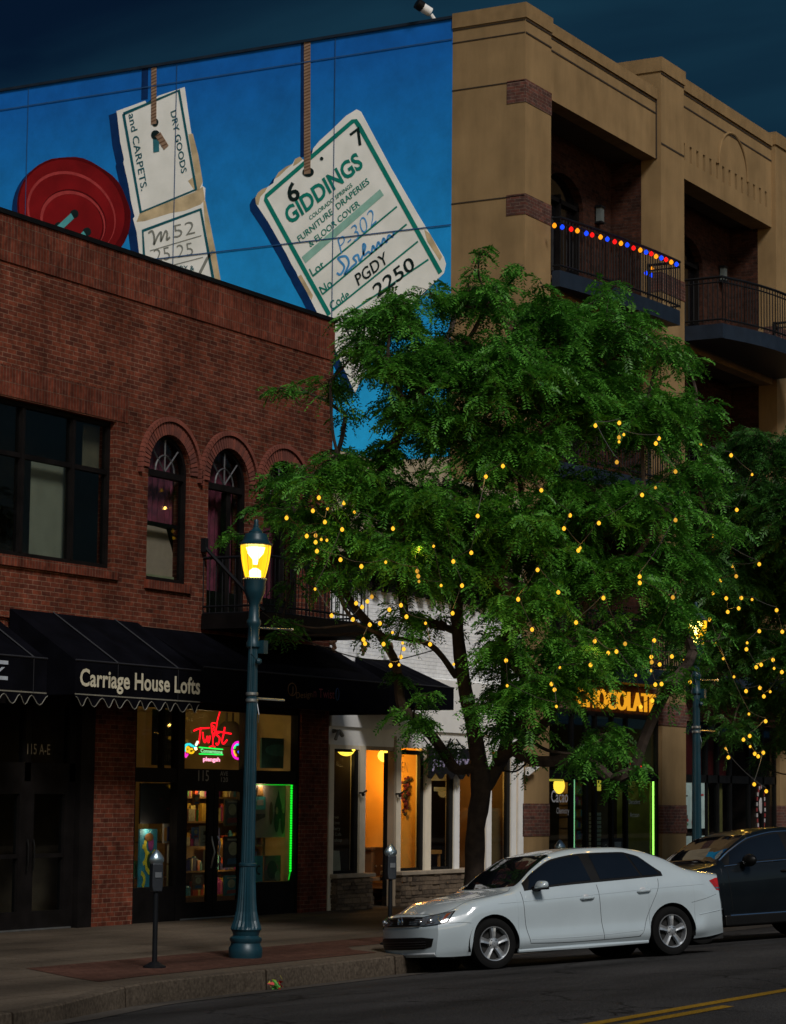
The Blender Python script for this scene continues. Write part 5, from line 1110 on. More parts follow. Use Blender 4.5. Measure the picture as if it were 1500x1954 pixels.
# ================================================================ PARKING METERS
def meter(x,y,label):
    g=empty('parking_meter',(x,y,.15),label,'parking meter','single parking meters along the kerb'); B=(x,y,.15)
    q=MB(); q.lathe([(.13,0),(.13,.02),(.08,.045),(.045,.07)],B,20); q.build('base_flange',M['iron'],g,True)
    q=MB(); q.lathe([(.030,.05),(.028,.90)],B,14); q.build('pole',M['iron'],g,True)
    q=MB(); pf=[(-.055,.86),(.055,.86),(.066,.92),(.068,1.0),(.064,1.18),(-.064,1.18),(-.068,1.0),(-.066,.92)]
    d=np.array([math.cos(R_(-33)),math.sin(R_(-33)),0]); e=np.array([-d[1],d[0],0])
    P=[np.array(B)+d*a+np.array([0,0,b])-e*.055 for a,b in pf]; q.prism(P,e*.11); q.build('meter_body',mat('dark_meter_body',(.02,.024,.03),.45,metal=.3),g,bevel=.012)
    q=MB(); n=14; prof=[(.066,1.17),(.088,1.20),(.092,1.225),(.084,1.25),(.055,1.29),(.026,1.32),(.003,1.335)]; V=[]
    for r,z in prof:
        for k in range(n): t=2*math.pi*k/n; V.append(np.array(B)+d*r*math.cos(t)+e*r*.68*math.sin(t)+np.array([0,0,z]))
    q.raw(V,[(i*n+k,i*n+(k+1)%n,(i+1)*n+(k+1)%n,(i+1)*n+k) for i in range(6) for k in range(n)]); q.build('domed_head',mat('brushed_zinc',(.36,.45,.50),.28,metal=.9),g,True)
    q=MB(); P=[np.array(B)-e*.060+d*a+np.array([0,0,b]) for a,b in ((-.04,1.02),(.04,1.02),(.04,1.08),(-.04,1.08))]; q.prism(P,-e*.004); q.build('display_plate',mat('grey_plate',(.10,.11,.12),.4),g)
meter(23.87,16.52,'parking meter standing alone at the left, in front of the blue painting'); meter(29.50,16.62,'parking meter just behind the nose of the white car'); meter(34.75,16.62,'parking meter mostly hidden behind the roof of the white car')
# ================================================================ TREES
def leafmat(name,c1,c2):
    m,n,b,o=newmat(name); g=N(n,'ShaderNodeNewGeometry'); r=N(n,'ShaderNodeValToRGB'); r.color_ramp.elements[0].color=(*c1,1); r.color_ramp.elements[1].color=(*c2,1)
    z=N(n,'ShaderNodeTexNoise'); z.inputs['Scale'].default_value=1.6; n.links.new(g.outputs['Position'],z.inputs['Vector'])
    a=N(n,'ShaderNodeMath',operation='MULTIPLY_ADD'); a.inputs[1].default_value=.75; a.inputs[2].default_value=-.22; n.links.new(g.outputs['Random Per Island'],a.inputs[0])
    a2=N(n,'ShaderNodeMath',operation='MULTIPLY_ADD'); a2.inputs[1].default_value=.7; n.links.new(z.outputs['Fac'],a2.inputs[0]); n.links.new(a.outputs[0],a2.inputs[2]); n.links.new(a2.outputs[0],r.inputs[0])
    n.links.new(r.outputs[0],b.inputs['Base Color']); b.inputs['Roughness'].default_value=.5; b.inputs['Specular IOR Level'].default_value=.45
    t=N(n,'ShaderNodeBsdfTranslucent'); n.links.new(r.outputs[0],t.inputs[0]); x=N(n,'ShaderNodeMixShader'); x.inputs[0].default_value=.35
    n.links.new(b.outputs[0],x.inputs[1]); n.links.new(t.outputs[0],x.inputs[2]); n.links.new(x.outputs[0],o.inputs[0]); return m
barkm=mat('dark_furrowed_bark',(.045,.03,.022),.9,var=.45,scale=9,bump=.9,bscale=22)
def pix(px,py,dist):
    d=fw+(px-CX)/FPX*rt-(py-CY)/FPX*up; return CAM+d*dist
def tree(label,base,trunks,blobs,D,depth,cpx,rpx,leafm,dens=1.,seed=1):
    g=empty('honeylocust_tree',base,label,'tree','honeylocust trees along the kerb'); rg=np.random.default_rng(seed)
    nodes=[];par=[];rad=[]
    def add(p,pa,r=0.): nodes.append(np.array(p,float)); par.append(pa); rad.append(r); return len(nodes)-1
    q=MB()
    for tr_ in trunks:   # each: list of (point, radius)
        pts=[np.array(p,float) for p,_ in tr_]; sp=smooth_pts(pts,5); rr=np.interp(np.linspace(0,1,len(sp)),np.linspace(0,1,len(pts)),[r for _,r in tr_])
        rr=[r*(1+.05*math.sin(i*1.7)) for i,r in enumerate(rr)]; q.tube(sp,rr,12)
        for p,r in list(zip(sp,rr))[len(sp)//4 if tr_ is trunks[0] else 0::3]: add(p,-1,r)
    ntr=len(nodes); B=[]
    for (px,py,r) in blobs:
        rho=min(abs(px-cpx)/rpx,.97); k=depth*math.sqrt(1-rho*rho); nrep=1 if r<35 else 2
        for s_ in range(nrep+ (1 if r>75 else 0)):
            t=rg.uniform(-1,1)*k if nrep==1 else (-.75+1.5*s_/max(nrep,1)+rg.uniform(-.25,.25))*k
            dd=D+t; j=rg.normal(0,.16*r,2)*(s_>0); B.append((pix(px+j[0],py+j[1],dd),r/FPX*D*(1 if s_==0 else .85)))
    root=np.array(trunks[0][-1][0]); B.sort(key=lambda b:np.linalg.norm(b[0]-nodes[ntr//2]))
    edges=[]
    for c,r in B:
        P=np.array(nodes); dist=np.linalg.norm(P-c,axis=1)+np.maximum(P[:,2]-c[2],0)*1.6+np.linalg.norm(P-nodes[0],axis=1)*.12
        j=int(np.argmin(dist)); a=nodes[j]; mid=a+(c-a)*.5+np.array([0,0,-.06*np.linalg.norm(c-a)])+rg.normal(0,.06,3)
        m1=add(mid,j); m2=add(c,m1); edges+=[(j,m1),(m1,m2)]
    w_=np.zeros(len(nodes)); 
    for i in range(len(nodes)-1,ntr-1,-1):
        w_[i]+=.00016 if i%1==0 else 0
        if par[i]>=0: w_[par[i]]+=w_[i]
    R=np.sqrt(w_)
    for i in range(ntr,len(nodes),2):
        j=par[i]; a=nodes[j]; m_=nodes[i]; c=nodes[i+1] if i+1<len(nodes) else m_
        pts=smooth_pts([a,m_,c],4); r0=max(R[i],.012); r1=max(R[i+1],.008); q.tube(pts,[r0+(r1-r0)*t for t in np.linspace(0,1,len(pts))],6,cap=False)
    # twigs and fronds
    O=[];Dv=[];Ls=[];
    for c,r in B:
        nt_=max(int(27*dens*(r/.45)**2*1.0),5)
        for _ in range(nt_):
            az=rg.uniform(0,2*math.pi); el=rg.normal(.12,.5); d=np.array([math.cos(az)*math.cos(el),math.sin(az)*math.cos(el),math.sin(el)]); L=r*rg.uniform(.5,1.2)
            st=c+rg.normal(0,.18*r,3); k=max(int(L/.05),4); tw=[st+d*L*t+np.array([0,0,-.30*L*t*t]) for t in np.linspace(0,1,4)]
            q.tube(tw,[.006,.005,.004,.003],3,cap=False)
            for i in range(k):
                t=.15+.85*(i+.5)/k; p=st+d*L*t+np.array([0,0,-.30*L*t*t]); a2=az+(1 if i%2 else -1)*rg.uniform(.4,1.25); e2=rg.normal(-.1,.35)
                O.append(p); Dv.append((math.cos(a2)*math.cos(e2),math.sin(a2)*math.cos(e2),math.sin(e2))); Ls.append(rg.uniform(.15,.27))
            O.append(tw[-1]); dd=d+np.array([0,0,-.45]); Dv.append(dd/np.linalg.norm(dd)); Ls.append(.2)
    q.build('trunk',barkm,g,True)
    O=np.array(O);Dv=np.array(Dv);Ls=np.array(Ls); n=len(O)
    sd_=np.cross(Dv,[0,0,1.]); sd_/=np.maximum(np.linalg.norm(sd_,axis=1,keepdims=True),1e-6)
    rollv=rg.normal(0,.5,(n,1)); nn=np.cross(sd_,Dv); sd_=sd_*np.cos(rollv)+nn*np.sin(rollv)
    K=8; VV=[]
    for k in range(K):
        t=(k+.7)/K; p=O+Dv*(Ls*t)[:,None]; p[:,2]-=.55*Ls*t*t
        ll=(.070*(1-.45*abs(t-.45)))*rg.uniform(.8,1.2,(n,1)); 
        for s_ in (1,-1):
            ax=sd_*s_*.9+Dv*.35; ax[:,2]-=.25; ax=ax+rg.normal(0,.16,(n,3)); wv=Dv*.0165
            tip=p+ax*ll; md=p+ax*ll*.5; VV.append(np.stack([p,md+wv,tip,md-wv],1))
    V=np.concatenate(VV,0).reshape(-1,3)-np.array(base); nf=len(V)//4
    me=bpy.data.meshes.new('crown'); me.vertices.add(len(V)); me.vertices.foreach_set('co',V.astype(np.float32).ravel()); me.loops.add(len(V)); me.loops.foreach_set('vertex_index',np.arange(len(V),dtype=np.int32))
    me.polygons.add(nf); me.polygons.foreach_set('loop_start',np.arange(0,len(V),4,dtype=np.int32)); me.polygons.foreach_set('loop_total',np.full(nf,4,dtype=np.int32)); me.update(calc_edges=True); me.materials.append(leafm)
    o=bpy.data.objects.new('crown',me); COL.objects.link(o); o.parent=g; S['lf']=S.get('lf',0)+nf
    return g
bl1=[(915,480,22),(900,520,22),(1000,510,28),(1035,545,20),(1150,555,30),(1175,545,18),(935,570,58),(870,570,40),(760,590,62),(700,600,40),(820,560,35),(1060,610,80),(1180,620,62),(1260,660,48),(1310,690,30),(850,680,95),(980,700,100),(690,650,45),(655,605,20),(740,690,60),(630,728,38),(570,738,24),(535,740,16),(1100,750,110),(1230,790,85),(780,780,60),(870,820,80),(980,860,90),(1330,790,50),(660,790,22),(645,870,40),(740,860,45),(680,905,62),(600,910,55),(525,920,38),(740,940,78),(850,960,80),(560,975,50),(640,1010,75),(780,1040,85),(900,1060,80),(500,965,26),(450,1020,14),(640,1085,45),(560,1110,30),(545,1185,22),(535,1210,14),(1000,1000,90),(1120,950,88),(1230,950,78),(1320,900,58),(1100,1080,80),(1200,1090,70),(1000,1140,72),(770,1180,42),(720,1205,26),(840,1180,30),(960,1240,62),(1030,1310,74),(1100,1230,80),(1200,1235,52),(930,1340,40),(985,1390,42),(790,1370,38),(815,1330,22),(760,1290,20),(860,1410,26),(850,1440,24),(1150,1410,46),(1210,1470,34),(1100,1440,36),(1170,1490,22),(1270,1160,62),(1270,1050,60),(1275,1310,34),(1350,1000,50),(1322,1246,22),(1372,1215,30),(1010,1450,16),(1320,1080,50)]
tk=lambda px,py,d: tuple(pix(px,py,d))
D1=36.0; b1=(31.9,16.6,.15)
T1=[[((31.9,16.6,.12),.20),(tk(905,1690,D1),.150),(tk(908,1580,D1),.135),(tk(918,1500,D1),.15),(tk(905,1400,D1-.1),.105),(tk(885,1300,D1-.2),.10),(tk(872,1180,D1-.3),.085),(tk(880,1080,D1-.2),.07),(tk(905,960,D1),.055),(tk(930,800,D1+.2),.035)],
 [(tk(925,1500,D1),.12),(tk(960,1440,D1+.2),.10),(tk(968,1380,D1+.4),.085),(tk(965,1250,D1+.7),.07),(tk(985,1100,D1+.9),.055),(tk(1040,950,D1+.9),.045),(tk(1080,800,D1+.8),.03)],
 [(tk(950,1450,D1),.085),(tk(1000,1415,D1-.5),.075),(tk(1050,1365,D1-.9),.065),(tk(1080,1270,D1-1.2),.06),(tk(1130,1130,D1-1.3),.05),(tk(1200,1080,D1-1.4),.04),(tk(1280,960,D1-1.5),.03)],
 [(tk(870,1290,D1-.2),.05),(tk(820,1230,D1-.7),.04),(tk(740,1215,D1-1.1),.03),(tk(680,1190,D1-1.4),.02)],
 [(tk(870,1150,D1-.2),.05),(tk(800,1090,D1-.5),.04),(tk(700,1040,D1-.7),.03),(tk(600,960,D1-.9),.022)]]
LM=leafmat('locust_leaves',(.010,.085,.008),(.14,.42,.045))
tree('large green honeylocust tree in the middle, hung with yellow bulbs',b1,T1,bl1,D1,2.3,900,450,LM,1.0,3)
bl2=[(1400,860,50),(1480,865,50),(1440,830,35),(1540,850,60),(1600,900,80),(1370,950,52),(1450,980,85),(1540,980,90),(1640,1000,90),(1400,1100,85),(1490,1130,75),(1580,1120,90),(1340,1200,60),(1420,1230,78),(1500,1250,70),(1600,1260,90),(1470,1330,55),(1370,1310,46),(1400,1390,36),(1300,1290,36),(1480,1420,26),(1560,1380,60),(1345,1130,52),(1680,1150,90),(1450,1460,16)]
D2=48.; c2=pix(1560,1700,D2); b2_=(float(c2[0]),float(c2[1]),.15)
T2=[[((b2_[0],b2_[1],.12),.2),(tk(1562,1600,D2),.17),(tk(1560,1500,D2),.15),(tk(1550,1350,D2),.12),(tk(1545,1200,D2),.10),(tk(1550,1000,D2),.06)],[(tk(1560,1480,D2),.1),(tk(1500,1400,D2-.4),.08),(tk(1440,1260,D2-.7),.06),(tk(1400,1120,D2-.9),.045)]]
tree('darker honeylocust tree at the right edge behind the second street lamp',b2_,T2,bl2,D2,3.0,1500,300,leafmat('locust_leaves_dark',(.010,.055,.008),(.06,.20,.03)),1.0,5)
# ---------------- string lights in the trees
zA=lambda l:[(480+a/2.885,760+b/2.885) for a,b in l]; zB=lambda l:[(960+a/2.7778,740+b/2.7778) for a,b in l]; zC=lambda l:[(980+a/2.885,1150+b/2.885) for a,b in l]
bulbs=zA([(371,544),(338,616),(419,606),(508,573),(566,625),(193,655),(404,678),(499,719),(304,755),(353,752),(384,775),(353,789),(415,779),(360,838),(490,885),(605,922),(739,900),(779,714),(922,823),(1003,812),(1210,847),(1245,645),(1290,428),(1384,370),(912,948),(918,976),(922,1006),(1044,1028),(1159,1028),(350,1048),(662,1090),(638,1115),(576,1125),(609,1146),(823,1136),(759,1160),(441,1193),(558,1214),(853,1199),(1107,1180),(958,1236),(651,1243),(707,1236),(776,1287),(616,1325),(625,1347),(727,1350),(832,1345),(838,1377),(822,1420),(766,1467),(812,1465),(983,1351),(1113,1462),(1468,1104),(1402,1440),(1111,895)])
bulbs+=zB([(490,197),(616,183),(603,391),(826,265),(810,292),(1047,294),(1209,355),(1320,458),(203,540),(355,673),(508,714),(323,743),(409,847),(399,859),(737,565),(808,527),(914,441),(1061,611),(1239,644),(914,698),(1112,781),(1216,944),(1236,996),(1150,1021),(1358,932),(724,998),(725,1031),(183,962),(293,1081),(532,1111),(900,1108),(1113,1086),(1183,1113),(1263,1111),(1320,1120),(1191,1185),(1249,1166),(1450,1176),(1095,1226),(387,1241),(80,1117),(154,1278),(486,1340),(647,1354),(801,1336),(557,1403),(601,1395),(464,1466),(786,1424),(788,1451),(830,1463),(786,1497),(895,1421),(961,1442),(981,1472),(1123,1351),(1167,1434),(1294,1350),(1290,1383),(1358,1287),(1480,1290),(1431,1439),(1368,1465),(1224,1530),(991,1556),(941,1525),(703,1522),(840,1567),(807,1570),(257,1567),(273,1597),(16,1442),(22,1577),(302,1482),(1361,1588),(1288,1605),(1478,1504),(1437,1485),(1342,1478),(615,260),(640,246),(615,284)])
bulbs+=zC([(1357,466),(1378,513),(1413,488),(1300,731),(1266,751),(1168,800),(1183,849),(1328,829),(1375,823),(1347,843),(1303,790),(1325,997),(1391,1035),(1296,611),(1388,650),(764,536),(701,570),(236,569)])
yb=emat('warm_bulb',(1,.50,.03),1.05); yb2=emat('dim_warm_bulb',(1,.5,.05),0.55)
def string(pts,label,D,r):
    g=empty('string_lights',pix(*pts[0],D),label,'string lights','strings of warm bulbs in the trees')
    rem=list(pts); cur=min(rem,key=lambda p:p[0]); order=[cur]; rem.remove(cur)
    while rem:
        nx_=min(rem,key=lambda p:(p[0]-cur[0])**2+(p[1]-cur[1])**2); rem.remove(nx_); order.append(nx_); cur=nx_
    t=0.; W3=[]
    for (px,py) in order:
        t=.7*t+.3*rng.uniform(-1,1)*1.2; p=pix(px,py,D+t); W3.append(p); rr=r*rng.uniform(.75,1.1)
        if len(W3)%5==1: plight('bulb_glow',p-fw*.12,(1,.55,.1),1.6,.03)
        bulbobj(p,yb if rng.random()>.12 else yb2,g,r if rng.random()>.2 else r*.7)
    q=MB()
    for a,b in zip(W3[:-1],W3[1:]):
        L=np.linalg.norm(a-b)
        if L>2.2: continue
        q.tube([a+(b-a)*s_+np.array([0,0,.05-.12*L*4*s_*(1-s_)*.5]) for s_ in np.linspace(0,1,6)],.0055,3,cap=False)
    q.build('wire',mat('dark_cable',(.02,.02,.018),.7),g)
sL=[b for b in bulbs if b[0]<860]; sM=[b for b in bulbs if 860<=b[0]<1290]; sR=[b for b in bulbs if b[0]>=1290]
string(sL,'string of warm yellow bulbs on the left limbs of the large tree',33.4,.027); string(sM,'string of warm yellow bulbs through the right half of the large tree',33.3,.026); string(sR,'string of small warm bulbs on the darker tree at the right edge',44.5,.032)
cw=empty('overhead_cable',F(500,1170,18),'thin slack cable strung from the lamp post across to the tree','cable'); q=MB(); pp=[tk(500,1168,33.2),tk(560,1210,33.4),tk(630,1240,33.8),tk(700,1258,34.3),tk(760,1258,34.8),tk(830,1240,35.4)]; q.tube(smooth_pts(pp,6),.008,4); q.build('cable_wire',M['black'],cw)
# dusk pedestrian head at the far right, behind the dark car
# ================================================================ CARS
def pchip(x,y,q):
    x=np.array(x,float);y=np.array(y,float);h=np.diff(x);d=np.diff(y,axis=0)/h[:,None]; m=np.zeros_like(y)
    for i in range(1,len(x)-1):
        w1=2*h[i]+h[i-1];w2=h[i]+2*h[i-1]; ok=d[i-1]*d[i]>0
        with np.errstate(divide='ignore',invalid='ignore'): v=(w1+w2)/(w1/d[i-1]+w2/d[i])
        m[i]=np.where(ok,v,0)
    m[0]=d[0];m[-1]=d[-1]; i=np.clip(np.searchsorted(x,q)-1,0,len(x)-2); t=((q-x[i])/h[i])[:,None]; H=h[i][:,None]
    return (2*t**3-3*t**2+1)*y[i]+(t**3-2*t**2+t)*H*m[i]+(-2*t**3+3*t**2)*y[i+1]+(t**3-t**2)*H*m[i+1]
class Car:
    def __init__(s,tab,axles,ra,zw,nose,bowf,bowr,L,front_w=.75,rear_w=.7):
        s.tx=[t[0] for t in tab]; s.ty=[[c for p in t[1] for c in p] for t in tab]; s.ax=axles; s.ra=ra; s.zw=zw; s.nose=nose; s.bf=bowf; s.br=bowr; s.L=L; s.fw=front_w; s.rw=rear_w
    def sec(s,x): return pchip(s.tx,s.ty,np.atleast_1d(np.clip(x,s.tx[0],s.tx[-1]))).reshape(-1,8,2)
    def curve(s,x,v):
        "point y,z on the half section at station x, section parameter v (0..7)"
        P=s.sec(x)[0]; v=min(max(v,0),6.9999); i=int(v); t=v-i
        a=P[max(i-1,0)] if i>0 else 2*P[0]-P[1]; b=P[i]; c=P[i+1]; d=P[i+2] if i+2<8 else np.array([-P[6][0],P[6][1]])
        return .5*((2*b)+(c-a)*t+(2*a-5*b+4*c-d)*t*t+(3*b-a-3*c+d)*t**3)
    def warp(s,x,y,z):
        wf=max(0,1-x/s.fw); wr=max(0,1-(s.L-x)/s.rw)
        return x+(s.nose(z)+s.bf*abs(y/.9)**3.0)*wf*wf*(3-2*wf)-(s.br*abs(y/.9)**3.0+.10*max(0,(z-.62))**1.0*1.2+.05*max(0,.45-z))*wr*wr*(3-2*wr)
    def S(s,x,v,side=1):
        y,z=s.curve(x,v); return np.array([s.warp(x,y,z),side*y,z])
    def v0(s,x):
        zz=0
        for a in s.ax:
            if abs(x-a)<s.ra: zz=max(zz,s.zw+math.sqrt(s.ra**2-(x-a)**2))
        if zz==0: return 0.
        lo,hi=0.,3.9
        for _ in range(18):
            m=(lo+hi)/2
            if s.curve(x,m)[1]<zz: lo=m
            else: hi=m
        return lo
    def body(s):
        xs=set(np.linspace(0,s.L,56))
        for a in s.ax:
            for t in np.linspace(0,math.pi,19): xs.add(a+s.ra*math.cos(t)*.9999)
            xs.add(a-s.ra-.001); xs.add(a+s.ra+.001)
        xs=sorted(xs); nv=46; mb=MB(); rows=[]
        for x in xs:
            v0=s.v0(x); row=[]
            for j in range(nv+1):
                v=v0+(7-v0)*j/nv; row.append(s.S(x,v,1))
            rows.append(row)
        n=len(xs); m=nv+1
        V=[p for r in rows for p in r]; Vn=[np.array([p[0],-p[1],p[2]]) for p in V]
        f=[(i*m+j,i*m+j+1,(i+1)*m+j+1,(i+1)*m+j) for i in range(n-1) for j in range(nv)]
        mb.raw(V,f); mb.raw(Vn,[q[::-1] for q in f])
        for i,ri in ((0,rows[0]),(n-1,rows[-1])):   # end caps with intermediate columns
            x=xs[i]; k=22; V=[]
            for j in range(nv+1):
                v=7*j/nv; y,z=s.curve(x,v)
                for c in range(k+1):
                    yy=-y+2*y*c/k; zz=z; V.append((s.warp(x,yy,zz),yy,zz))
            mb.raw(V,[(a*(k+1)+c,a*(k+1)+c+1,(a+1)*(k+1)+c+1,(a+1)*(k+1)+c) for a in range(nv) for c in range(k)])
        return mb
def patch_param(car,xl,xr,va,vb,side,off,nu=22,nv=8,bvh=None):
    "pane lying on the skin: v from va(x) to vb(x), x from xl to xr; off along the outward normal"
    V=[];
    for i in range(nu+1):
        t=i/nu
        for j in range(nv+1):
            q=j/nv; x=xl(q)+(xr(q)-xl(q))*t; v=va(x)+(vb(x)-va(x))*q
            p=car.S(x,v,side); a=car.S(x+.01,v,side)-car.S(x-.01,v,side); b=car.S(x,min(v+.02,6.99),side)-car.S(x,v-.02,side)
            n=np.cross(a,b); n/=max(np.linalg.norm(n),1e-9); c_=np.array([p[0],0,.7]); 
            if n@(p-np.array([p[0],0,.6]))<0: n=-n
            V.append(p+n*off)
    return V,[(i*(nv+1)+j,i*(nv+1)+j+1,(i+1)*(nv+1)+j+1,(i+1)*(nv+1)+j) for i in range(nu) for j in range(nv)]
def cast(bvh,o,d,off):
    h=bvh.ray_cast(Vector(o),Vector(d))
    if h[0] is None: return None
    n=np.array(h[1]); 
    if n@np.array(d)>0: n=-n
    return np.array(h[0])+n*off
def proj_patch(bvh,top,bot,frame,off,nu=20,nv=6):
    "quad patch between two 2-D curves thrown onto the skin; frame=(O,A,B,D)"
    O,A,B,D=[np.array(k,float) for k in frame]; tp=np.array(top,float); bt=np.array(bot,float)
    def samp(c,t):
        L=np.r_[0,np.cumsum(np.linalg.norm(np.diff(c,axis=0),axis=1))]; return np.array([np.interp(t*L[-1],L,c[:,k]) for k in (0,1)])
    V=[];last=None
    for i in range(nu+1):
        a=samp(bt,i/nu); b=samp(tp,i/nu)
        for j in range(nv+1):
            p=a+(b-a)*j/nv; h=cast(bvh,O+A*p[0]+B*p[1],D,off); h=last if h is None else h
            if h is None: h=O+A*p[0]+B*p[1]
            V.append(h); last=h
    return V,[(i*(nv+1)+j,i*(nv+1)+j+1,(i+1)*(nv+1)+j+1,(i+1)*(nv+1)+j) for i in range(nu) for j in range(nv)]
def seamline(bvh,pts,frame,w,off=.0015,n=6):
    O,A,B,D=[np.array(k,float) for k in frame]; P=[]
    for p in smooth_pts(pts,n):
        h=cast(bvh,O+A*p[0]+B*p[1],D,off)
        if h is not None: P.append(h)
    return P
paint_w=mat('white_car_paint',(.42,.49,.525),.22,var=.03,scale=3,coat=.9,spec=.5)
paint_d=mat('dark_car_paint',(.004,.006,.008),.3,metal=.0,var=.1,coat=.5,spec=.25)
tintg=mat('tinted_car_glass',(.004,.005,.007),.03,var=.1,spec=.7,coat=.6)
paint_w.node_tree.nodes['Principled BSDF'].inputs['Coat IOR'].default_value=1.6
trimm=mat('black_trim',(.006,.006,.006),.4,var=.2,spec=.2); rubber=mat('tyre_rubber',(.006,.006,.006),.85,var=.25,bump=.2,spec=.12)
alloyd=mat('dark_alloy',(.06,.065,.07),.4,metal=.6)
alloy=mat('silver_alloy',(.50,.52,.54),.33,metal=.75,var=.05); chrome=mat('chrome_trim',(.75,.78,.82),.12,metal=1.,var=.02); linerm=mat('wheel_well',(.008,.008,.008),.9)
def wheel(parent,x,y,z,r,side,spokes=5,al=None):
    w=MB(); a=MB(); wd=.215; yo=side*1
    def lt(mb,prof,n=40): 
        mb.lathe([(rr,yy*side) for rr,yy in prof],(x,y,z),n,axis=1,cap=False)
    lt(w,[(r*.66,-.20),(r*.80,-.205),(r*.95,-.19),(r,-.155),(r,-.05),(r*.955,-.012),(r*.85,.0),(r*.73,-.004),(r*.672,-.018)],48)
    wh=w.build('wheel',rubber,parent,True,local=True)
    lt(a,[(r*.672,-.02),(r*.665,-.006),(r*.64,-.008),(r*.625,-.03),(r*.60,-.16)],48)
    R0=r*.64; 
    for k in range(spokes):
        t=2*math.pi*k/spokes+.31; c,s_=math.cos(t),math.sin(t)
        def pt(rad,tang,yy): return (x+rad*c-tang*s_,y+side*yy,z+rad*s_+tang*c)
        V=[];
        secs=((.035,.030,-.030,-.07),(.09,.031,-.022,-.06),(.15,.036,-.018,-.055),(R0,.047,-.020,-.055))
        for rad,hw,f_,b_ in secs: V+=[pt(rad,-hw,b_),pt(rad,-hw*.8,f_),pt(rad,-hw*.12,f_-.006),pt(rad,hw*.12,f_-.006),pt(rad,hw*.8,f_),pt(rad,hw,b_)]
        a.raw(V,[(i*6+j,i*6+j+1,(i+1)*6+j+1,(i+1)*6+j) for i in range(3) for j in range(5)])
    lt(a,[(.004,-.012),(.028,-.013),(.033,-.022),(.07,-.030),(.075,-.07)],24)
    a.build('rim',al or alloy,wh,local=True)
    d=MB(); lt(d,[(.004,-.085),(r*.62,-.085)],32); 
    for k in range(5): t=2*math.pi*(k+.5)/5+.31; d.ball((x+.052*math.cos(t),y-side*.022,z+.052*math.sin(t)),.009,5)
    d.build('brake_shadow_plate',linerm,wh,local=True)
    return wh
def place(name,label,cat,nf_w,ang,local_nf,plane):
    "root so that the local contact point of the near front wheel sits on the road; tilted with the road"
    n=Vector((0,plane,1)).normalized(); xdir=Vector((math.cos(ang),math.sin(ang),0)); xdir=(xdir-n*xdir.dot(n)).normalized(); ydir=n.cross(xdir)
    Mx=Matrix((xdir,ydir,n)).transposed(); o=Vector(nf_w)-Mx@Vector(local_nf)
    g=empty(name,tuple(o),label,cat); g.matrix_world=Matrix.Translation(o)@Mx.to_4x4(); return g
# ---- white sedan -------------------------------------------------
def row(p0,p1,p2,p3,p4,p5,p6,p7): return [p0,p1,p2,p3,p4,p5,p6,(0,p7)]
tabJ=[(0,row((.66,.20),(.70,.31),(.74,.47),(.735,.60),(.70,.672),(.60,.70),(.35,.722),.73)),
(.16,row((.70,.19),(.755,.31),(.80,.50),(.79,.63),(.755,.712),(.62,.752),(.36,.775),.782)),
(.42,row((.76,.19),(.82,.31),(.855,.52),(.85,.68),(.805,.785),(.66,.833),(.37,.853),.86)),
(.87,row((.79,.19),(.872,.315),(.862,.50),(.878,.73),(.825,.862),(.69,.898),(.39,.918),.925)),
(1.15,row((.80,.19),(.872,.315),(.862,.50),(.88,.76),(.825,.905),(.70,.942),(.40,.965),.972)),
(1.32,row((.80,.19),(.872,.315),(.862,.50),(.88,.765),(.828,.925),(.705,1.005),(.41,1.035),1.045)),
(1.60,row((.80,.19),(.872,.315),(.862,.50),(.882,.775),(.83,.94),(.665,1.19),(.38,1.225),1.235)),
(1.92,row((.80,.19),(.872,.315),(.862,.50),(.884,.785),(.83,.955),(.615,1.335),(.35,1.385),1.398)),
(2.40,row((.80,.19),(.872,.315),(.862,.50),(.885,.79),(.83,.97),(.59,1.385),(.34,1.438),1.453)),
(2.90,row((.80,.19),(.872,.315),(.862,.50),(.886,.80),(.828,.985),(.585,1.378),(.34,1.43),1.445)),
(3.25,row((.80,.19),(.872,.315),(.862,.50),(.886,.81),(.825,.998),(.59,1.335),(.34,1.388),1.402)),
(3.60,row((.80,.19),(.872,.315),(.862,.50),(.886,.82),(.825,1.01),(.625,1.235),(.36,1.275),1.287)),
(3.92,row((.79,.20),(.872,.315),(.862,.50),(.882,.82),(.82,1.005),(.68,1.09),(.39,1.125),1.135)),
(4.25,row((.77,.21),(.85,.35),(.87,.58),(.865,.80),(.80,.985),(.67,1.045),(.38,1.072),1.08)),
(4.50,row((.74,.23),(.82,.36),(.845,.57),(.835,.78),(.775,.96),(.65,1.02),(.36,1.043),1.05)),
(4.64,row((.70,.26),(.78,.37),(.80,.56),(.79,.76),(.735,.93),(.62,.99),(.35,1.01),1.015))]
noseJ=lambda z: float(np.interp(z,[.15,.24,.40,.56,.62,.68,.75],[.07,.02,.0,.0,.025,.06,.13]))
J=Car(tabJ,(.87,3.52),.352,.322,noseJ,.26,.34,4.58)
cg=place('white_sedan','white four-door sedan parked at an angle with its nose to the kerb','car',(28.04,14.33,roadz(14.33)-.003),R_(-33),(.87,-.76,0),.08)
cb_=J.body(); body=cb_.build('body',paint_w,cg,True,local=True); bvh=BVHTree.FromPolygons([tuple(v) for v in cb_.v],cb_.f)
def lb(v,f,name,m,parent=None,smooth=True,bev=0):
    q=MB(); q.raw(v,f); return q.build(name,m,parent or cg,smooth,local=True)
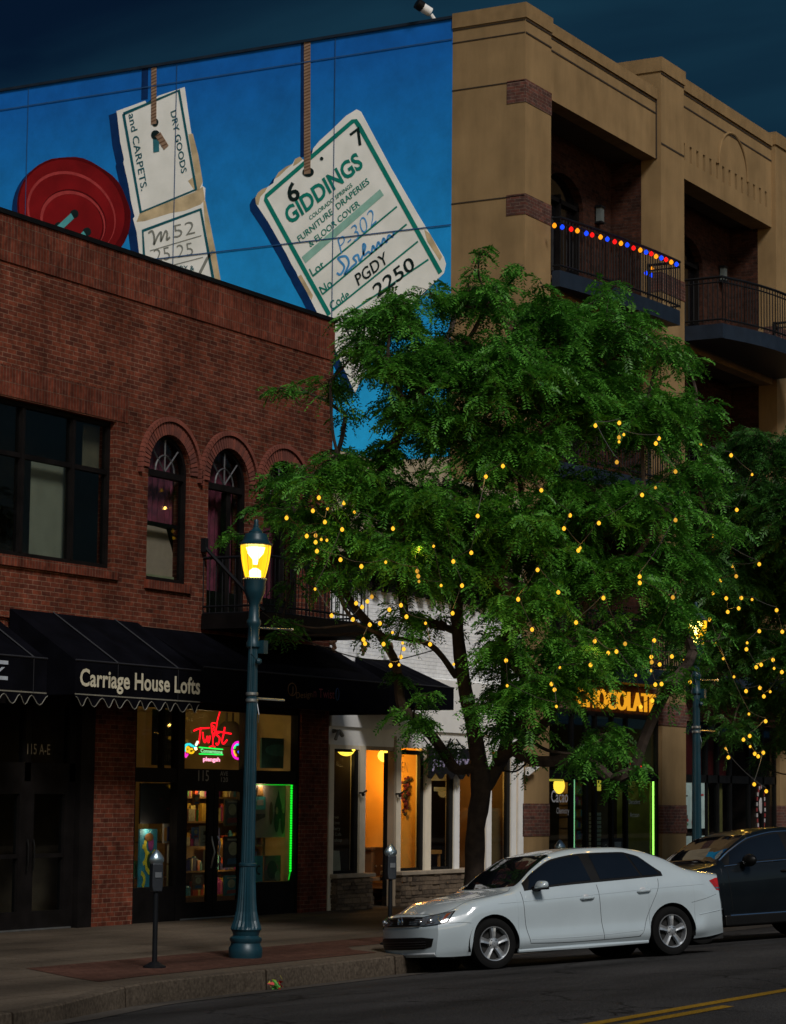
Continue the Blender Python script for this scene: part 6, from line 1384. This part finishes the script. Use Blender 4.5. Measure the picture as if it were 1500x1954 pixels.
for s_ in (-1,1):
    A_=lambda x: 4.14
    top=lambda x: float(np.interp(x,[1.3,1.5,3.0,3.2,3.46],[4.75,4.86,4.86,4.74,4.16]))
    q=lambda a,b,nm,off=.004,va=A_,vb=top: lb(*patch_param(J,(lambda t,a=a:a[0]+(a[1]-a[0])*t),(lambda t,b=b:b[0]+(b[1]-b[0])*t),va,vb,s_,off),nm,tintg if 'window' in nm else trimm)
    lb(*patch_param(J,lambda t:1.36+.02*t,lambda t:3.45+.0*t,lambda x:4.06,lambda x:top(x)+.07,s_,.002,nu=60),'window_surround',trimm)
    q((1.42,1.50),(2.36,2.30),'front_window',.006); q((2.50,2.46),(3.12,3.0),'rear_window',.006); q((3.15,3.04),(3.42,3.36),'quarter_window',.006)
# windshield and rear glass
def topglass(car,x0,x1,xc0,xc1,off,name,parent,vA=5.12):
    V=[];nu,nv=14,22
    for i in range(nu+1):
        for j in range(nv+1):
            u=-1+2*j/nv; v=7-abs(u)*(7-vA); xa=x0+(xc0-x0)*(1-u*u); xb=x1+(xc1-x1)*(1-u*u); x=xa+(xb-xa)*i/nu; p=car.S(x,v,1 if u>=0 else -1)
            e=.01; a=car.S(x+e,v,1)-car.S(x-e,v,1); nz=np.array([-a[2],0,a[0]]); nz/=np.linalg.norm(nz); V.append(p+nz*off)
    return lb(V,[(i*(nv+1)+j,i*(nv+1)+j+1,(i+1)*(nv+1)+j+1,(i+1)*(nv+1)+j) for i in range(nu) for j in range(nv)],name,tintg,parent)
topglass(J,1.30,1.90,1.20,1.84,.004,'windshield',cg); topglass(J,3.42,3.92,3.36,3.97,.004,'rear_windshield',cg)
# seams
SID=((0,-2,0),(1,0,0),(0,0,1),(0,1,0))
sm=MB()
def seam(pts,fr,w=.006,bv=None,tgt=None):
    P=seamline(bv or bvh,pts,fr,w); (tgt or sm).tube(P,w*.5,5)
for sd in (-1,1):
    fr=((0,2*sd,0),(1,0,0),(0,0,1),(0,-sd,0))
    seam([(1.30,.93),(1.31,.75),(1.33,.5),(1.38,.30)],fr); seam([(1.38,.29),(1.9,.27),(2.5,.27),(3.02,.28)],fr)
    seam([(2.42,.96),(2.43,.7),(2.45,.45),(2.47,.28)],fr); seam([(3.36,.99),(3.32,.86),(3.22,.68),(3.13,.5),(3.06,.33),(3.0,.28)],fr)
    seam([(.28,.60),(.45,.60),(.55,.585)],fr,.004); seam([(3.83,.66),(4.05,.70),(4.25,.745)],fr,.004)
TOPF=((0,0,3),(1,0,0),(0,1,0),(0,0,-1))
for sd in (-1,1): seam([(.20,.60*sd),(.5,.70*sd),(.9,.735*sd),(1.15,.735*sd),(1.26,.66*sd)],TOPF,.006)
seam([(.17,-.6),(.12,-.3),(.11,0),(.12,.3),(.17,.6)],TOPF,.005)
sm.build('panel_gap',mat('panel_gap_dark',(.03,.032,.035),.7),cg,local=True)
# door handles, mirrors
for sd in (-1,1):
    for hx,hz in ((2.24,.80),(3.10,.845)):
        h=cast(bvh,(hx,2*sd,hz),(0,-sd,0),0); m_=MB(); m_.tube([(hx-.10,h[1]+sd*.006,hz-.004),(hx-.075,h[1]+sd*.034,hz),(hx+.07,h[1]+sd*.034,hz+.006),(hx+.10,h[1]+sd*.008,hz+.004)],[.012,.017,.016,.011],8); m_.build('door_handle',paint_w,cg,True,local=True)
        m_=MB(); m_.ball((hx-.01,h[1]-sd*.008,hz+.012),.055,8,(1,.25,.75)); m_.build('handle_recess',mat('shaded_recess_paint',(.42,.44,.46),.4),cg,True,local=True)
    m_=MB(); m_.prism([(1.44,sd*.88,.955),(1.50,sd*.88,1.055),(1.60,sd*.88,1.06),(1.60,sd*.88,.955)],(0,sd*.20,0)); V=m_.v[4:]; m_.v[4:]=[(1.50+(a-1.50)*.8,b,.965+(c_-.965)*.82) for a,b,c_ in V]; mr_=m_.build('side_mirror',paint_w,cg,True,local=True,bevel=.035)
    m_=MB(); m_.tube([(1.50,sd*.80,.955),(1.52,sd*.93,.955)],.035,8); m_.box(1.47,1.59,sd*.89,sd*1.05,.938,.965); m_.build('mirror_base',trimm,mr_,True,local=True)
# front end: grille, emblem, headlights, intake, splitter
FR=((-2,0,0),(0,1,0),(0,0,1),(1,0,0))
lb(*proj_patch(bvh,[(-.50,.688),(0,.700),(.50,.688)],[(-.47,.585),(0,.578),(.47,.585)],FR,.006,30,6),'grille',trimm)
g2=MB()
for k in range(4):
    P=[cast(bvh,(-2,y,.60+.024*k),(1,0,0),.014) for y in np.linspace(-.48,.48,15)]; g2.tube(P,.004,5)
g2.build('grille_slats',mat('gloss_black',(.012,.012,.014),.15),cg,local=True)
P=[cast(bvh,(-2,y,.577),(1,0,0),.010) for y in np.linspace(-.47,.47,15)]; g3=MB(); g3.tube(P,.005,5); g3.build('grille_chrome',chrome,cg,local=True)
c=cast(bvh,(-2,0,.64),(1,0,0),.02); e=MB(); e.tube([(c[0],.062*math.cos(t),.64+.062*math.sin(t)) for t in np.linspace(0,2*math.pi,28)],.007,6)
for pts in (((-.045,.05),(-.022,-.01),(0,.018),(.022,-.01),(.045,.05)),((-.038,.022),(-.022,-.048),(0,-.008),(.022,-.048),(.038,.022))): e.tube([(c[0],a,.64+b) for a,b in pts],.006,5)
e.build('emblem',chrome,cg,True,local=True)
lb(*proj_patch(bvh,[(-.68,.425),(-.5,.445),(0,.445),(.5,.445),(.68,.425)],[(-.64,.33),(-.5,.30),(0,.295),(.5,.30),(.64,.33)],FR,.006,36,6),'lower_intake',trimm)
q=MB()
for k in range(3):
    P=[cast(bvh,(-2,y,.33+.03*k),(1,0,0),.013) for y in np.linspace(-.56,.56,17)]; q.tube(P,.005,5)
q.build('intake_slats',mat('satin_black',(.02,.02,.022),.35),cg,local=True)
P=[cast(bvh,(-2,y,.235),(1,0,0),-.01) for y in np.linspace(-.66,.66,21)]; q=MB(); q.tube(P,.022,8); q.build('front_lip',mat('pale_lip',(.52,.55,.57),.35),cg,True,local=True)
hlm=mat('headlight_lens',(.10,.12,.14),.06,var=.5,scale=14,spec=.8,coat=1.); amb=mat('amber_reflector',(.20,.035,.01),.3); silver=mat('reflector_silver',(.55,.57,.6),.18,metal=.9)
for sd in (-1,1):
    D=np.array([.62,-sd*.78,0]); D/=np.linalg.norm(D); A=np.array([.78,sd*.62,0])*1.0; A/=np.linalg.norm(A)*1.0; A=np.array([-D[1]*-1*sd*-1,0,0]) if False else np.array([.78,sd*.62,0])/np.hypot(.78,.62)
    O=np.array([0.05,sd*.60,0])-D*2; fr=(O,A,(0,0,1),D)
    lb(*proj_patch(bvh,[(-.27,.640),(-.15,.675),(.0,.698),(.18,.722),(.37,.745)],[(-.27,.592),(-.15,.578),(.0,.575),(.15,.585),(.28,.612)],fr,.005,26,8),'headlight_bezel',trimm)
    hl=lb(*proj_patch(bvh,[(-.25,.634),(-.15,.664),(.0,.688),(.18,.712),(.345,.732)],[(-.25,.600),(-.15,.588),(.0,.585),(.15,.595),(.265,.620)],fr,.008,26,8),'headlight',hlm)
    lb(*proj_patch(bvh,[(.262,.708),(.318,.720)],[(.205,.632),(.238,.640)],fr,.011,5,5),'turn_signal',amb,hl)
    c=cast(bvh,O+A*.06+np.array([0,0,.64]),D,.004); q=MB(); q.ball(c,.034,10); q.build('projector',silver,hl,True,local=True)
    c=cast(bvh,O+A*-.08+np.array([0,0,.63]),D,.002); q=MB(); q.ball(c,.028,10); q.build('projector',silver,hl,True,local=True)
    q=MB(); q.tube([cast(bvh,O+A*a+np.array([0,0,b]),D,.012) for a,b in ((.0,.605),(.1,.612),(.19,.635),(.22,.69))],.006,5); q.build('light_strip',silver,hl,True,local=True)
    # tail light
    fr=((0,2*sd,0),(1,0,0),(0,0,1),(0,-sd,0)); redl=mat('red_lens',(.42,.012,.008),.12,var=.3,scale=12,coat=1.)
    tl=lb(*proj_patch(bvh,[(4.17,.925),(4.30,.955),(4.47,.955)],[(4.27,.80),(4.36,.785),(4.47,.785)],fr,.006,14,8),'tail_light',redl)
    lb(*proj_patch(bvh,[(4.24,.835),(4.45,.835)],[(4.27,.815),(4.45,.812)],fr,.009,8,2),'reverse_lamp_strip',silver,tl)
    D=np.array([-1.,0,0]); lb(*proj_patch(bvh,[(sd*.45,.93),(sd*.74,.93)],[(sd*.45,.80),(sd*.76,.80)],((7,0,0),(0,1,0),(0,0,1),D),.006,10,6),'tail_light',redl)
for sd in (-1,1):
    fr=((0,2*sd,0),(1,0,0),(0,0,1),(0,-sd,0))
    for pts,nm in (([(.95,.80),(1.6,.815),(2.6,.845),(3.5,.875),(4.05,.885)],'shoulder_crease'),([(1.40,.335),(2.2,.325),(3.05,.35)],'rocker_crease')):
        P=seamline(bvh,pts,fr,.01,-.0025,10); q=MB(); q.tube(P,.006,5); q.build(nm,paint_w,cg,True,local=True)
# rear bumper crease
for sd in (-1,1):
    fr=((0,2*sd,0),(1,0,0),(0,0,1),(0,-sd,0)); q=MB(); P=seamline(bvh,[(3.95,.50),(4.15,.525),(4.40,.55)],fr,.01,.001); q.tube(P,.006,5); q.build('bumper_crease',paint_w,cg,True,local=True)
    # sill and mud flaps, inner arches
    q=MB(); q.tube([(1.23,sd*.80,.205),(2.2,sd*.815,.20),(3.16,sd*.80,.205)],[.026,.030,.026],8); q.build('side_sill',paint_w,cg,True,local=True)
q=MB(); q.box(.35,4.4,-.70,.70,.17,.30); q.box(1.3,3.1,-.78,.78,.18,.26)
for a in (.87,3.52):
    for sd in (-1,1):
        V=[];k=20
        for i in range(k+1):
            t=-.25+(math.pi+.5)*i/k
            for y in (.86,.40): V.append((a+.356*math.cos(t),sd*y,.322+.356*math.sin(t)))
        q.raw(V,[(2*i,2*i+1,2*i+3,2*i+2) for i in range(k)]); V=[(a+.356*math.cos(t),sd*.45,.322+.356*math.sin(t)) for t in np.linspace(0,2*math.pi,24)]; q.raw(V,[tuple(range(24))])
q.build('underbody',linerm,cg,local=True)
for a in (.87,3.52):
    for sd in (-1,1): wheel(cg,a,sd*.862,.316,.316,sd)
# ---- dark crossover -------------------------------------------------
tabS=[(0,row((.66,.28),(.74,.40),(.80,.60),(.80,.78),(.76,.88),(.62,.94),(.36,.97),.98)),
(.45,row((.78,.26),(.86,.40),(.90,.65),(.90,.88),(.85,1.00),(.68,1.05),(.38,1.08),1.09)),
(.95,row((.82,.25),(.90,.40),(.935,.68),(.93,.93),(.875,1.07),(.72,1.11),(.40,1.14),1.15)),
(1.30,row((.83,.25),(.90,.40),(.935,.68),(.93,.95),(.875,1.10),(.735,1.16),(.42,1.19),1.20)),
(1.65,row((.83,.25),(.90,.40),(.935,.68),(.93,.96),(.875,1.115),(.71,1.35),(.40,1.39),1.40)),
(2.05,row((.83,.25),(.90,.40),(.937,.68),(.932,.97),(.875,1.13),(.67,1.53),(.38,1.58),1.592)),
(2.6,row((.83,.25),(.90,.40),(.937,.68),(.934,.98),(.872,1.14),(.65,1.60),(.38,1.652),1.668)),
(3.3,row((.83,.25),(.90,.40),(.937,.68),(.934,.99),(.870,1.15),(.65,1.59),(.38,1.645),1.66)),
(3.9,row((.83,.26),(.90,.41),(.935,.70),(.93,1.0),(.865,1.17),(.66,1.53),(.38,1.58),1.595)),
(4.35,row((.80,.28),(.88,.43),(.91,.70),(.905,1.0),(.84,1.16),(.70,1.30),(.40,1.36),1.37)),
(4.7,row((.74,.30),(.82,.45),(.85,.70),(.84,.96),(.79,1.10),(.68,1.15),(.38,1.18),1.19))]
noseS=lambda z: float(np.interp(z,[.2,.4,.7,.9,1.0],[.06,.0,.0,.05,.12]))
S2=Car(tabS,(.95,3.78),.395,.365,noseS,.26,.16,4.7)
cg=place('dark_crossover','dark blue-grey crossover with chrome window trim, parked behind the white sedan','car',(34.55,14.25,roadz(14.25)-.003),R_(-33),(.95,-.80,0),.08)
cb_=S2.body(); cb_.build('body',paint_d,cg,True,local=True); bvS=BVHTree.FromPolygons([tuple(v) for v in cb_.v],cb_.f)
for s_ in (-1,1):
    top=lambda x: float(np.interp(x,[1.35,1.6,3.5,3.8,4.05],[4.75,4.86,4.86,4.75,4.3]))
    lb(*patch_param(S2,lambda t:1.45,lambda t:4.04,lambda x:4.06,lambda x:top(x)+.06,s_,.002,nu=60),'window_surround',trimm)
    for a,b,nm in (((1.52,1.62),(2.62,2.58),'front_window'),((2.74,2.72),(3.55,3.50),'rear_window'),((3.60,3.55),(3.98,3.92),'quarter_window')):
        lb(*patch_param(S2,(lambda t,a=a:a[0]+(a[1]-a[0])*t),(lambda t,b=b:b[0]+(b[1]-b[0])*t),lambda x:4.12,top,s_,.006),nm,tintg)
    q=MB(); q.tube([S2.S(x,top(x)+.09,s_)+np.array([0,s_*.006,0]) for x in np.linspace(1.42,4.0,40)],.012,6); q.tube([S2.S(x,4.05,s_)+np.array([0,s_*.008,0]) for x in np.linspace(1.42,4.05,40)],.011,6); q.build('chrome_window_trim',chrome,cg,True,local=True)
    q=MB(); q.tube([S2.S(x,.95,s_)+np.array([0,s_*.014,0]) for x in np.linspace(1.45,3.3,20)],.014,6); q.build('chrome_sill_strip',chrome,cg,True,local=True)
    m_=MB(); m_.ball((1.78,s_*1.03,1.18),.15,12,(.6,.95,.62)); mr_=m_.build('side_mirror',trimm,cg,True,local=True); m_=MB(); m_.tube([(1.74,s_*.86,1.13),(1.78,s_*.97,1.13)],.04,8); m_.build('mirror_base',trimm,mr_,True,local=True)
    for hx,hz in ((2.52,1.0),(3.45,1.02)):
        h=cast(bvS,(hx,2*s_,hz),(0,-s_,0),0); m_=MB(); m_.tube([(hx-.11,h[1]+s_*.006,hz),(hx-.08,h[1]+s_*.036,hz),(hx+.08,h[1]+s_*.036,hz),(hx+.11,h[1]+s_*.008,hz)],[.013,.018,.018,.013],8); m_.build('door_handle',trimm,cg,True,local=True)
    q=MB(); q.box(1.35,3.35,s_*.80,s_*.92,.24,.40); q.build('lower_cladding',trimm,cg,local=True,bevel=.02)
topglass(S2,1.34,2.02,1.22,1.95,.004,'windshield',cg); topglass(S2,3.98,4.5,3.95,4.52,.004,'rear_windshield',cg)
sm=MB()
for sd in (-1,1):
    fr=((0,2*sd,0),(1,0,0),(0,0,1),(0,-sd,0))
    for pts in ([(1.45,1.1),(1.46,.8),(1.50,.45)],[(2.68,1.13),(2.69,.8),(2.72,.42)],[(3.72,1.14),(3.62,.9),(3.40,.6),(3.34,.44)]): seam(pts,fr,.007,bvS)
sm.build('panel_gap',mat('panel_gap_black',(.002,.002,.002),.7),cg,local=True)
q=MB(); q.box(.35,4.4,-.72,.72,.22,.40)
for a in (.95,3.78):
    for sd in (-1,1):
        V=[];k=20
        for i in range(k+1):
            t=-.25+(math.pi+.5)*i/k
            for y in (.90,.42): V.append((a+.40*math.cos(t),sd*y,.365+.40*math.sin(t)))
        q.raw(V,[(2*i,2*i+1,2*i+3,2*i+2) for i in range(k)])
q.build('underbody',linerm,cg,local=True)
lb(*proj_patch(bvS,[(-.45,.86),(0,.88),(.45,.86)],[(-.40,.52),(0,.50),(.40,.52)],FR,.006,24,8),'grille',trimm)
for a in (.95,3.78):
    for sd in (-1,1): wheel(cg,a,sd*.905,.355,.355,sd,al=alloyd)
